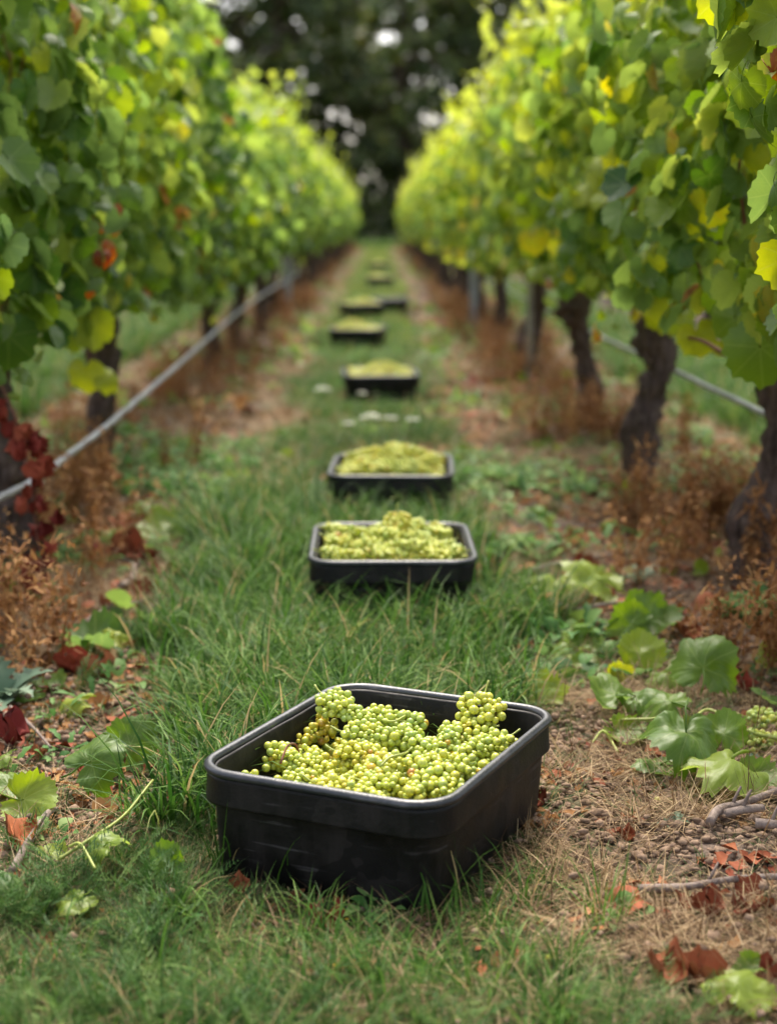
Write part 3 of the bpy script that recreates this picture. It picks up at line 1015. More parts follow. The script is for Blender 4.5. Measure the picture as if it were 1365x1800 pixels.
def tree_trunk(seed, cen, h):
    m_ = MB()
    r_ = random.Random(seed)
    pts = curve_pts([(0, 0, -.3), (.2, 0, h * .3), (-.1, .2, h * .6), (.1, 0, h * .9)], 16)
    tube(m_, pts, np.linspace(.42, .10, 16), 10, knob=.15, seed=seed)
    for k in range(14):
        c = Vector(cen[(k * 5) % len(cen)])
        b = pts[min(15, int(3 + k * .8))]
        tube(m_, curve_pts([b, b.lerp(c, .5) + Vector((0, 0, .5)), c], 7), np.linspace(.14, .03, 7), 6)
    return m_.mesh('trunk', M_tree_bark)


CR = []
for k, (nc, per, rx, rz, zc) in enumerate([(260, 44, 5.4, 7.6, 10.4), (245, 44, 5.2, 7.2, 10.0), (270, 42, 5.7, 7.6, 10.6)]):
    me, cen = crown_mesh(70 + k, nc, per, rx, rz, zc)
    CR.append((me, tree_trunk(80 + k, cen, zc + rz * .8)))
tree_lab = ['dark broadleaf tree closing the view straight above the end of the alley',
            'dark tree at the alley end just left of centre, sky glinting through its crown',
            'dark tree at the alley end just right of centre, touching the right hedge']
tn = 0
for Yt, xs, off in ((92, (-25, -15.5, -6.2, 1.2, 8.6, 18, 27), 0), (101, (-30, -20, -11.5, -3.4, 4.8, 13.5, 23, 33), 1)):
    for i, x in enumerate(xs):
        if off == 0 and x in (-6.2, 1.2, 8.6):
            lb = {1.2: tree_lab[0], -6.2: tree_lab[1], 8.6: tree_lab[2]}[x]
        else:
            lb = 'dark woodland tree standing behind the first trees at the alley end' if off else 'dark woodland tree beside the alley end, hidden behind the vine rows'
        t = thing('broadleaf_tree', (x, Yt + (i % 3) * 1.5, 0), lb, 'tree', 'dark woodland trees at the end of the vineyard', rz=i * 2.1 + off)
        c, tr = CR[(i + off) % 3]
        s = .95 + .12 * ((i * 7) % 3)
        obj('trunk', tr, t, Matrix.Scale(s, 4)); cr = obj('crown', c, t, Matrix.Scale(s, 4))
# undergrowth below the trees
r_ = np.random.default_rng(99)
v, f, uv = leaf_geo(6, 1, cup=.2)
m_ = MB(); n = 26000
x = r_.uniform(-40, 40, n); y = r_.uniform(95, 108, n); z = r_.uniform(0, 1, n) ** 1.1 * (4.3 + 2.5 * vnoise(x, y, .35, 4))
m_.stamp(v, f, np.stack([x, y, z], 1), frames(r_.normal(0, 1, (n, 3)), r_.normal(0, 1, (n, 3))), r_.uniform(.3, .55, n), uv, np.clip(r_.normal(.3, .2, n), 0, 1))
tag(obj('undergrowth', m_.mesh('undergrowth', M_tree_leaf)), 'dark shrubby undergrowth beneath the trees behind the vineyard', 'undergrowth', kind='stuff')


# ------------------------------------------------------------------ ground cover by instances
def blade(mb_, r_, base, az, L, w, lean, curve, t, seg=4):
    """one tapering curved blade"""
    pts = []
    a = lean
    p = np.array(base, float)
    d = np.array([math.cos(az), math.sin(az)])
    side = np.array([-d[1], d[0], 0])
    for k in range(seg + 1):
        pts.append(p.copy())
        st = L / seg
        p = p + np.array([d[0] * math.sin(a), d[1] * math.sin(a), math.cos(a)]) * st
        a += curve / seg
        p[2] = max(p[2], 0.002)
    V = []; UV = []
    for k, q in enumerate(pts[:-1]):
        ww = w * .5 * (1 - (k / seg) ** 1.8)
        V += [q - side * ww, q + side * ww]; UV += [(0, k / seg), (1, k / seg)]
    V.append(pts[-1]); UV.append((.5, 1))
    f4 = [(2 * k, 2 * k + 1, 2 * k + 3, 2 * k + 2) for k in range(seg - 1)]
    n = 2 * seg
    mb_.add(V, [(n - 2, n - 1, n)], f4, UV, t)


def tuft(name, seed, nb, Lr, wr, spread, lean, curve, mat, tint=(0, 1), dry=0.0):
    r_ = random.Random(seed); m_ = MB()
    for k in range(nb):
        a = r_.uniform(0, 6.28); rr = spread * math.sqrt(r_.random())
        ba = a + r_.gauss(0, .8)
        t = r_.uniform(*tint)
        if r_.random() < dry: t = 1.4
        blade(m_, r_, (math.cos(a) * rr, math.sin(a) * rr, -.008), ba, r_.uniform(*Lr), r_.uniform(*wr), abs(r_.gauss(lean, .2)), max(.1, r_.gauss(curve, .5)), t)
    return m_.mesh(name, mat)


def feather(name, seed, nf, mat):
    r_ = random.Random(seed); m_ = MB()
    for k in range(nf):
        az = r_.uniform(0, 6.28); L = r_.uniform(.07, .14); lean = r_.uniform(.2, 1.0); cv = r_.uniform(.2, .9)
        t = r_.uniform(.1, .9)
        blade(m_, r_, (r_.uniform(-.02, .02), r_.uniform(-.02, .02), -.005), az, L, .0022, lean, cv, t, 6)
        p = Vector((0, 0, 0)); a = lean
        n = 15
        for j in range(n):
            p = p + Vector((math.cos(az) * math.sin(a), math.sin(az) * math.sin(a), math.cos(a))) * (L / n)
            p.z = max(p.z, .002)
            a += cv / n
            ll = .020 * math.sin(math.pi * min(1, (j + 2) / (n + 1))) ** .7 + .003
            for s in (-1, 1):
                blade(m_, r_, p, az + s * r_.uniform(.8, 1.2), ll, .0022, 1.0 + r_.uniform(-.4, .4), -.5, t, 2)
    return m_.mesh(name, mat)


def dry_weed(name, seed, mat):
    r_ = random.Random(seed); m_ = MB()
    for k in range(7):
        az = r_.uniform(0, 6.28); L = r_.uniform(.12, .34); lean = r_.uniform(0, .45)
        blade(m_, r_, (r_.uniform(-.03, .03), r_.uniform(-.03, .03), -.01), az, L, .003, lean, .3, r_.random(), 4)
        for j in range(20):
            u = r_.uniform(.3, 1)
            p = Vector((math.cos(az) * math.sin(lean), math.sin(az) * math.sin(lean), math.cos(lean))) * (L * u) + Vector((r_.gauss(0, .012), r_.gauss(0, .012), r_.gauss(0, .012)))
            blade(m_, r_, p, r_.uniform(0, 6.28), r_.uniform(.010, .040), r_.uniform(.005, .014), r_.uniform(.2, 2.4), r_.uniform(-1, 1), r_.random(), 2)
    return m_.mesh(name, mat)


def straw(name, seed, n, mat, flat=1.35, Lr=(.05, .16), spread=.07):
    r_ = random.Random(seed); m_ = MB()
    for k in range(n):
        a = r_.uniform(0, 6.28); rr = spread * math.sqrt(r_.random())
        blade(m_, r_, (math.cos(a) * rr, math.sin(a) * rr, r_.uniform(0, .018)), r_.uniform(0, 6.28), r_.uniform(*Lr), r_.uniform(.0012, .0028), min(1.55, abs(r_.gauss(flat, .3))), r_.uniform(-.3, .7), r_.random(), 4)
    return m_.mesh(name, mat)


def broad(name, seed, nl, mat, size=(.02, .045), long=False):
    r_ = random.Random(seed); m_ = MB()
    for k in range(nl):
        az = 6.28 * k / nl + r_.gauss(0, .4); L = r_.uniform(*size)
        lean = r_.uniform(.5, 1.3)
        st = r_.uniform(.01, .05)
        b = Vector((math.cos(az), math.sin(az), .6)) * st
        # leaf: wide blade
        seg = 5; side = Vector((-math.sin(az), math.cos(az), 0)); p = b.copy(); a = lean
        V = []; t = r_.random()
        for j in range(seg + 1):
            w = (L * (.14 if long else .42)) * math.sin(math.pi * (.12 + .86 * j / seg)) * (1 + (.35 * ((j % 2) * 2 - 1) if long else 0))
            V += [tuple(p - side * w + Vector((0, 0, w * .35))), tuple(p), tuple(p + side * w + Vector((0, 0, w * .35)))]
            p = p + Vector((math.cos(az) * math.sin(a), math.sin(az) * math.sin(a), math.cos(a))) * (L / seg); a += .15
            p.z = max(p.z, .003)
        f4 = []
        for j in range(seg):
            q = 3 * j
            f4 += [(q, q + 1, q + 4, q + 3), (q + 1, q + 2, q + 5, q + 4)]
        m_.add(V, None, f4, [(0, 0)] * len(V), t)
        blade(m_, r_, (0, 0, -.004), az, st * 1.2, .0016, .9, 0, t, 2)
    return m_.mesh(name, mat)


def litter(name, seed, mat, n=14, s=(.006, .022), spread=.06):
    r_ = random.Random(seed); m_ = MB()
    for k in range(n):
        a = r_.uniform(0, 6.28); rr = spread * math.sqrt(r_.random())
        c = Vector((math.cos(a) * rr, math.sin(a) * rr, .004))
        q = r_.uniform(*s); az = r_.uniform(0, 6.28)
        V = [tuple(c)]
        m = 7
        for j in range(m):
            an = az + 6.28 * j / m; rj = q * r_.uniform(.5, 1.1)
            V.append(tuple(c + Vector((math.cos(an) * rj, math.sin(an) * rj * .7, r_.uniform(-.2, .7) * q))))
        m_.add(V, [(0, 1 + j, 1 + (j + 1) % m) for j in range(m)], None, None, r_.random())
    return m_.mesh(name, mat)


def clods(name, seed, n=16):
    r_ = random.Random(seed); m_ = MB()
    import bmesh
    bm = bmesh.new(); bmesh.ops.create_icosphere(bm, subdivisions=1, radius=1)
    tv = np.array([v.co[:] for v in bm.verts]); tf = np.array([[v.index for v in f.verts] for f in bm.faces]); bm.free()
    for k in range(n):
        s = r_.uniform(.0025, .009) * (1.6 if r_.random() < .1 else 1)
        v = tv * (1 + np.random.default_rng(seed * 31 + k).normal(0, .18, (len(tv), 1))) * s * np.array([1.2, 1, .7])
        m_.add(v + np.array([r_.gauss(0, .05), r_.gauss(0, .05), s * .3]), tf, None, None, r_.random())
    return m_.mesh(name, M_clod)


M_clod = plain('soil_clod', (0.24, 0.165, 0.115), .95, .1, .3, 60)


def scatter(name, P, rz, tilt, scl, idx, templates, label, cat):
    P = np.asarray(P, float)
    me = bpy.data.meshes.new(name)
    me.vertices.add(len(P)); me.vertices.foreach_set('co', P.astype(np.float32).ravel())
    rot = np.stack([tilt * np.cos(rz * 3.1), tilt * np.sin(rz * 2.3), rz], 1)
    a = me.attributes.new('rot', 'FLOAT_VECTOR', 'POINT'); a.data.foreach_set('vector', rot.astype(np.float32).ravel())
    a = me.attributes.new('scl', 'FLOAT', 'POINT'); a.data.foreach_set('value', np.asarray(scl, np.float32))
    a = me.attributes.new('pick', 'INT', 'POINT'); a.data.foreach_set('value', np.asarray(idx, np.int32))
    me.update()
    o = obj(name, me)
    tag(o, label, cat, kind='stuff')
    col = bpy.data.collections.new(name + '_templates')
    for k, t in enumerate(templates):
        to = bpy.data.objects.new('%s_template_%02d' % (name, k), t)
        col.objects.link(to)
    g = bpy.data.node_groups.new(name, 'GeometryNodeTree')
    g.interface.new_socket('Geometry', in_out='INPUT', socket_type='NodeSocketGeometry')
    g.interface.new_socket('Geometry', in_out='OUTPUT', socket_type='NodeSocketGeometry')
    N, L = g.nodes, g.links
    gi = N.new('NodeGroupInput'); go = N.new('NodeGroupOutput')
    ci = N.new('GeometryNodeCollectionInfo')
    ci.inputs['Collection'].default_value = col
    ci.inputs['Separate Children'].default_value = True
    ci.inputs['Reset Children'].default_value = True
    ip = N.new('GeometryNodeInstanceOnPoints')
    ip.inputs['Pick Instance'].default_value = True

    def attr(n_, dt):
        q = N.new('GeometryNodeInputNamedAttribute'); q.data_type = dt; q.inputs['Name'].default_value = n_
        return q.outputs['Attribute']
    e2r = N.new('FunctionNodeEulerToRotation')
    L.new(attr('rot', 'FLOAT_VECTOR'), e2r.inputs[0])
    L.new(gi.outputs[0], ip.inputs['Points'])
    L.new(ci.outputs[0], ip.inputs['Instance'])
    L.new(attr('pick', 'INT'), ip.inputs['Instance Index'])
    L.new(e2r.outputs[0], ip.inputs['Rotation'])
    L.new(attr('scl', 'FLOAT'), ip.inputs['Scale'])
    L.new(ip.outputs[0], go.inputs[0])
    md = o.modifiers.new('scatter', 'NODES'); md.node_group = g
    return o


BIN1 = (-0.01, 2.885, R(-25.5))


def green_mask(x, y):
    """1 in the grass strip, 0 on bare soil; repeats in the neighbouring alleys"""
    xx = x + .12 + .20 * vnoise(x, y, 1.6, 21) + .16 * vnoise(x, y, 5, 22)
    xx = xx + .15 * np.exp(-((y - 3.25) / .5) ** 2) * (x > .15)
    xx = xx - .24 * np.exp(-((y - 3.5) / .7) ** 2) * (x < -.1)
    sh = np.abs((xx + 1.25) % 2.5 - 1.25)
    m = 1 - np.clip((sh - .38) / .17, 0, 1)
    return m


BINS = []   # (x, y, yaw) filled below, used to keep plants out of the bins
BIN_SPOTS = [(.009, 2.884, R(-25.3)), (.035, 4.76, R(0.5))]
BW, BL, BH = .499, .616, .215


def spot(pxl, pxr, pyf, yaw):
    a = at(pxl, pyf, BH); b = at(pxr, pyf, BH)
    return ((a.x + b.x) / 2, (a.y + b.y) / 2 + BL / 2, yaw)


BIN_SPOTS += [spot(577, 803, 836, R(-2)), spot(608, 728, 660, R(3)), spot(574, 684, 578, R(-8)), spot(604, 664, 534, R(10)), spot(660, 712, 526, R(0)), spot(645, 690, 487, R(5)), spot(648, 682, 463, R(-6))]


def outside_bins(x, y, grow=0.0):
    ok = np.ones(len(x), bool)
    for bx, by, yaw in BIN_SPOTS:
        c, s = math.cos(-yaw), math.sin(-yaw)
        lx = (x - bx) * c - (y - by) * s; ly = (x - bx) * s + (y - by) * c
        ok &= ~((np.abs(lx) < BW / 2 - .02 + grow) & (np.abs(ly) < BL / 2 - .02 + grow))
    return ok


def sample(n, x0, x1, y0, y1, seed):
    r_ = np.random.default_rng(seed)
    x = r_.uniform(x0, x1, n); y = r_.uniform(y0, y1, n)
    k = (np.abs(x) < .262 * y + .35)
    return x[k], y[k], r_


def place(name, zones, fn, templates, label, cat, smin=.8, smax=1.25, tilt=.15, grow=0.0, dz=0.0):
    X = []; Y_ = []; S = []
    for i, (n, x0, x1, y0, y1, sc) in enumerate(zones):
        x, y, r_ = sample(n, x0, x1, y0, y1, hash(len(name) * 31 + i * 7 + len(label)) % 9999)
        k = (r_.random(len(x)) < fn(x, y)) & outside_bins(x, y, grow)
        x, y = x[k], y[k]
        X.append(x); Y_.append(y); S.append(r_.uniform(smin, smax, len(x)) * sc)
    x = np.concatenate(X); y = np.concatenate(Y_); s = np.concatenate(S)
    r_ = np.random.default_rng(len(x))
    return scatter(name, np.stack([x, y, ground_z(x, y) + dz], 1), r_.uniform(0, 6.28, len(x)), r_.normal(0, tilt, len(x)), s,
                   r_.integers(0, len(templates), len(x)), templates, label, cat)


TURF = [(0.0, (0.014, 0.036, 0.010)), (0.3, (0.040, 0.078, 0.020)), (0.55, (0.085, 0.135, 0.042)), (0.72, (0.16, 0.20, 0.075)), (0.80, (0.24, 0.18, 0.08)), (1.0, (0.40, 0.28, 0.14))]
M_turf = blade_material('dry_turf', TURF)
long_t = [tuft('t', 200 + k, 22 + k, (.06, .20 + .015 * k), (.0026, .0068), .035, .3, 1.5, M_grass, (0, 1.0), .015) for k in range(7)]
short_t = [tuft('t', 220 + k, 34, (.025, .085), (.0016, .0042), .045, .55, 1.3, M_turf, (.0, 1.08), .14) for k in range(6)]
feath_t = [feather('t', 240 + k, 9, M_feather) for k in range(5)]
straw_t = [straw('t', 260 + k, 42, M_straw) for k in range(6)]
rust_t = [dry_weed('t', 280 + k, M_rust) for k in range(6)]
broad_t = [broad('t', 300 + k, 9, M_weed) for k in range(4)] + [broad('t', 310 + k, 8, M_weed, (.035, .075), True) for k in range(3)]
litter_t = [litter('t', 320 + k, M_rust) for k in range(4)] + [litter('t', 330 + k, M_dead, 8, (.008, .028)) for k in range(3)]
clod_t = [clods('t', 340 + k) for k in range(5)]

gm = green_mask
front = lambda y: np.clip((3.0 - y) / .5, 0, 1)      # foreground is shorter, drier turf
tall = lambda x, y: np.clip(.5 + 1.6 * vnoise(x, y, 2.0, 31), 0, 1)
place('long_grass', [(9000, -1.0, .8, 2.9, 6.5, .92), (9000, -1.1, .9, 6.5, 18, .62), (3500, -1.2, 1.0, 18, 50, .8), (1700, -1.0, .8, 1.7, 2.8, .55), (9000, 1.4, 3.4, 4.5, 26, 1.3), (9000, -3.6, -1.6, 4.5, 26, 1.3), (9000, -7, 7, 76, 92, 2.2)],
      lambda x, y: np.where(y > 76, 1, gm(x, y) * (.12 + .88 * tall(x, y)) * (1 - .5 * front(y))), long_t,
      'long green grass growing down the middle of the alley around the bins', 'grass', grow=.075, smin=.55, smax=1.4)
place('short_grass', [(13000, -1.0, .9, 1.7, 2.9, .70), (10000, -1.0, .9, 2.9, 5.5, 1.0), (8000, -1.2, 1.0, 5.5, 14, 1.3), (5000, 1.4, 3.4, 4.5, 20, 1.6), (5000, -3.6, -1.6, 4.5, 20, 1.6)],
      lambda x, y: np.clip(gm(x, y) * np.clip(.62 + 1.3 * vnoise(x, y, 3.1, 81) - .12 * front(y), .06, 1) + .03, 0, 1), short_t, 'short mixed green and dry turf between the longer tufts', 'grass', grow=.02)
place('feathery_weeds', [(1500, -1.2, .9, 1.8, 5.5, 1.0), (900, -1.3, 1.2, 5.5, 12, 1.2)],
      lambda x, y: np.clip(gm(x, y) * np.clip(.25 - x * .7 + 1.5 * vnoise(x, y, 2.5, 41), 0, 1) + .02, 0, 1), feath_t,
      'feathery dark green yarrow-like weeds in the grass', 'weeds')
place('dry_straw', [(4600, -1.7, 1.7, 1.7, 5.5, .85), (5000, -2.0, 2.0, 5.5, 14, 1.2), (4500, -2.2, 2.2, 14, 75, 1.8)],
      lambda x, y: np.clip((1 - gm(x, y)) * np.clip(.18 + 2.4 * vnoise(x, y, 2.6, 51) + .5 * np.clip(y - 6, 0, 1), 0, 1) + .50 * front(y) * np.clip(.35 + 2 * vnoise(x, y, 3.0, 91), 0, 1) + .04, 0, 1), straw_t,
      'pale dry straw and dead grass lying on the soil strips', 'dry grass', tilt=.1)
M_mown = blade_material('far_mown_grass', [(0, (0.05, 0.10, 0.015)), (0.5, (0.15, 0.20, 0.03)), (1, (0.34, 0.36, 0.07))], trans=.35)
mown_t = [tuft('t', 360 + k, 30, (.03, .09), (.004, .008), .06, .5, 1.0, M_mown, (0, 1)) for k in range(4)]
place('far_grass', [(9000, -1.2, 1.0, 14, 76, 1.6), (5000, -7, 7, 76, 92, 3)],
      lambda x, y: gm(x, y) * np.clip((y - 12) / 14, 0, 1), mown_t, 'yellow-green shorter grass at the far end of the alley', 'grass')
rowd = lambda x: np.minimum(np.abs(x - RX), np.abs(x - LX))
place('dry_weeds', [(3000, -2.0, 2.0, 3.6, 9, 1.05), (1800, -2.0, 2.0, 9, 24, 1.1), (1300, -2.0, 2.0, 24, 75, 1.2)],
      lambda x, y: (1 - gm(x, y)) * np.clip(1.15 - rowd(x) / .45, 0, 1) * np.clip(.12 + 3.0 * vnoise(x, y, 2.6, 61) + .4 * np.clip((y - 9) / 4, 0, 1), 0, 1), rust_t,
      'rusty brown dead weeds standing under the vine rows', 'dry weeds')
place('green_weeds', [(2600, -1.8, 1.8, 3.9, 9, 1.3), (260, -1.8, 1.8, 2.0, 3.9, .8), (1700, -2.0, 2.0, 9, 24, 1.5), (1500, -2.0, 2.0, 24, 75, 1.8)],
      lambda x, y: np.clip(.22 + 2.4 * vnoise(x, y, 1.5, 71), 0.02, .9) * (1 - .75 * gm(x, y)), broad_t,
      'small green broad-leaved weeds scattered over the soil and grass', 'weeds')
place('leaf_litter', [(1500, -1.8, 1.8, 1.8, 6, 1.0), (1200, -2.0, 2.0, 6, 14, 1.5)],
      lambda x, y: np.clip(.8 - .55 * gm(x, y), 0, 1), litter_t, 'small crumbled brown and red leaf litter on the soil', 'leaf litter')
def leafy_litter(name, seed, mat, n, size, green=False):
    r_ = np.random.default_rng(seed); m_ = MB()
    for k in range(n):
        v, f, uv = leaf_geo(14, 2, cup=r_.uniform(-.5, .7), fold=r_.uniform(0, .6), wave=.2, seed=seed * 9 + k)
        s = r_.uniform(*size)
        Rm = frames(np.array([r_.normal(0, 1, 3) * [1, 1, .3]]), np.array([[r_.normal(0, .4), r_.normal(0, .4), 1]]))[0]
        v = v @ Rm.T * s
        v[:, 2] -= v[:, 2].min() + .004
        m_.add(v + np.array([r_.normal(0, .05), r_.normal(0, .05), 0]), f, None, uv, r_.uniform(.2, .75) if green else r_.random())
    return m_.mesh(name, mat)


dry_leaf_t = [leafy_litter('t', 400 + k, (M_dead, M_rust, M_straw)[k % 3], 3, (.03, .075)) for k in range(6)]
green_leaf_t = [leafy_litter('t', 420 + k, M_leaf, 2, (.04, .09), True) for k in range(5)]
place('dry_leaf_litter', [(1500, -1.9, 1.9, 2.0, 7, .9), (1800, -2.0, 2.0, 7, 20, 1.2), (1200, -2.0, 2.0, 20, 60, 1.6)],
      lambda x, y: np.clip(.85 - .85 * gm(x, y), 0, 1) * np.clip((y - 1.8) / 2, .15, 1) * np.clip(.5 + 1.6 * vnoise(x, y, 1.8, 101), 0, 1), dry_leaf_t, 'withered brown and tan vine leaves strewn over the soil strips', 'dry leaves')
place('green_leaf_litter', [(480, -1.9, 1.9, 3.9, 8, 1.0), (1100, -2.0, 2.0, 8, 20, 1.2), (500, -2.0, 2.0, 20, 50, 1.5)],
      lambda x, y: np.clip(.9 - .8 * gm(x, y), 0.02, 1) * np.clip(.4 + 1.6 * vnoise(x, y, 1.6, 111), 0, 1), green_leaf_t, 'freshly trimmed green and yellow leaves strewn over the soil strips', 'leaves')
twig_t = [straw('t', 440 + k, 5, M_straw, 1.5, (.08, .25), .08) for k in range(3)]
place('soil_clods', [(5200, -1.6, 1.6, 1.8, 5.5, 1.0)], lambda x, y: 1 - .85 * gm(x, y), clod_t, 'small crumbs and clods of dry earth', 'soil clods')


# ------------------------------------------------------------------ picking bins
def rrect(hx, hy, r, n=7):
    pts = []
    for cx_, cy_, a0 in ((hx - r, hy - r, 0), (-hx + r, hy - r, 90), (-hx + r, -hy + r, 180), (hx - r, -hy + r, 270)):
        for k in range(n + 1):
            a = R(a0 + 90 * k / n)
            pts.append((cx_ + r * math.cos(a), cy_ + r * math.sin(a)))
    return pts


def sweep(profile, hx, hy, r, closed=False, cap_last=False, n=9, sag=0.0, subdiv=0):
    """profile: (offset, z) outward offset from the hx,hy outline"""
    V = []; f4 = []
    m = 4 * (n + 1 + 9)
    for off, z in profile:
        o_ = rrect(hx + off, hy + off, max(.004, r + off), n)
        for i, (x, y) in enumerate(o_):
            V.append((x, y, z))
            if (i + 1) % (n + 1) == 0:
                x2, y2 = o_[(i + 1) % len(o_)]
                for q in range(1, 10): V.append((x + (x2 - x) * q / 10, y + (y2 - y) * q / 10, z))
    k = len(profile)
    rng_ = range(k if closed else k - 1)
    for i in rng_:
        i2 = (i + 1) % k
        for j in range(m):
            j2 = (j + 1) % m
            f4.append((i * m + j, i * m + j2, i2 * m + j2, i2 * m + j))
    f3 = []
    if cap_last:
        c = len(V); V.append((0, 0, profile[-1][1]))
        f3 = [((k - 1) * m + j, (k - 1) * m + (j + 1) % m, c) for j in range(m)]
    mb_ = MB(); mb_.add(V, f3, f4)
    return mb_


hx, hy = BW / 2 - .010, BL / 2 - .010
RC = .072
zr = BH - .010
body = sweep([(-.030, .000), (-.024, .004), (-.020, .02), (-.016, .07), (-.0125, .118), (-.012, .128), (-.009, .140), (-.010, .20), (-.013, .2045), (-.016, .2), (-.017, .13), (-.020, .07), (-.024, .012), (-.05, .008)], hx, hy, RC, cap_last=True)
for arr in body.v:      # the walls are slightly warped and dented
    for q in arr:
        if q[2] > .01: q += np.array(mnoise.noise_vector(Vector(q) * 9)) * np.array([.0035, .0035, .001])
me_body = body.mesh('body', M_bin)
collar = sweep([(-.0075, .150), (.002, .144), (.0045, .146), (.0045, .150), (.003, .165), (.002, .190), (.001, .1995), (-.0085, .1995)], hx, hy, RC, closed=True)
me_collar = collar.mesh('collar', M_bin)
rim = sweep([(.0005 + .0098 * math.cos(a) - .001, zr + .0085 * math.sin(a)) for a in np.linspace(0, 2 * math.pi, 12, endpoint=False)], hx, hy, RC + .004, closed=True)


def rim_material():
    m = M_bin.copy(); m.name = 'sky_sheen_rim_plastic'
    P = m.node_tree.nodes['Principled BSDF']
    for nd in m.node_tree.nodes:
        if nd.type == 'MIX':
            for s in (nd.inputs[6], nd.inputs[7]):
                if not s.is_linked:
                    c = s.default_value
                    s.default_value = (min(1, c[0] * 1.7 + .006), min(1, c[1] * 1.8 + .009), min(1, c[2] * 2.0 + .014), 1)  # bluish sky sheen painted into the rim colours, paler than the body
    for l in list(m.node_tree.links):
        if l.to_socket == P.inputs['Roughness']: m.node_tree.links.remove(l)
    P.inputs['Roughness'].default_value = .38
    P.inputs['Specular IOR Level'].default_value = .7
    return m


M_rim = rim_material()
me_rim = rim.mesh('rim', M_rim)


def make_bin(x, y, yaw, label):
    t = thing('picking_bin', (x, y, float(ground_z(x, y)) * .3), label, 'picking bin', 'black picking bins standing along the grass alley', rz=yaw)
    obj('body', me_body, t); obj('collar', me_collar, t); obj('rim', me_rim, t)
    return t


bin_labels = ['large black plastic bin of green grapes nearest the camera, turned slightly, sharply in focus',
              'second black bin, slightly out of focus, heaped with grapes and square to the camera',
              'third black bin with a tall yellow heap of grapes and a white flower before it',
              'blurred black bin beyond the white flower heads, heaped with yellow grapes',
              'blurred black bin with the longest side visible, nearer of the two small leftward ones',
              'small far black bin with grapes, left of the far empty looking bin',
              'small far black bin looking empty, right of the far one with grapes',
           'faint yellow-topped bin beyond the side by side pair', 'faintest and farthest bin, a yellowish smudge in the grass']
bins = [make_bin(*s, l) for s, l in zip(BIN_SPOTS, bin_labels)]

# ------------------------------------------------------------------ grapes
import bmesh


def sphere_tpl(u, v):
    bm = bmesh.new(); bmesh.ops.create_uvsphere(bm, u_segments=u, v_segments=v, radius=1)
    bmesh.ops.triangulate(bm, faces=bm.faces[:])
    tv = np.array([q.co[:] for q in bm.verts]); tf = np.array([[q.index for q in f.verts] for f in bm.faces]); bm.free()
    return tv, tf


S_hi = sphere_tpl(14, 9); S_lo = sphere_tpl(8, 6)
m_ = MB(); m_.add(S_hi[0] * np.array([1, 1, 1.07]), S_hi[1]); me_grape = m_.mesh('grape', M_grape_obj)


def bunch_berries(r_, L, W, n_target, rad):
    """loose cone of berries along +Y from the stalk; returns centres and radii"""
    C_ = []; Rr = []
    tries = 0
    while len(C_) < n_target and tries < 6000:
        tries += 1
        u = r_.random() ** .85
        w = W * (1 - .55 * u) * (.55 + .45 * min(1, u / .15))
        a = r_.uniform(0, 6.28)
        q = math.sqrt(r_.uniform(.25, 1))
        p = np.array([math.cos(a) * w * q, u * L, math.sin(a) * w * q * .8])
        if r_.random() < .12 and u < .4:      # a shoulder
            p[0] += (1 if r_.random() < .5 else -1) * W * .6
        rr = rad * r_.choice([.62, .8, .9, 1, 1, 1.05, 1.15])
        if C_:
            d = np.linalg.norm(np.array(C_) - p, axis=1)
            if (d < (np.array(Rr) + rr) * .86).any(): continue
        C_.append(p); Rr.append(rr)
    return np.array(C_), np.array(Rr)


def stem_mesh(seed, L, Cs, mat=None):
    r_ = random.Random(seed); m_ = MB()
    ax = curve_pts([(0, -.035, .012), (.002, -.01, .004), (0, L * .4, 0), (.003, L * .9, 0)], 10)
    tube(m_, ax, np.linspace(.0024, .0010, 10), 6)
    for c in Cs[::2]:
        b = Vector((0, max(0, c[1] - .010), 0))
        tube(m_, [b, b.lerp(Vector(c), .5), Vector(c)], [.0009, .0008, .0008], 4, cap=False)
    return m_.mesh('stem', mat or M_stalk)


PROTO = []
for k in range(8):   # each bunch has its own length, width and berry size
    r_ = random.Random(900 + k)
    L_ = r_.uniform(.10, .15); W_ = r_.uniform(.027, .036)
    Cs, Rs = bunch_berries(r_, L_, W_, 112, .0073 + .0005 * (k % 3))
    PROTO.append((L_, Cs, Rs, stem_mesh(k, L_, Cs)))


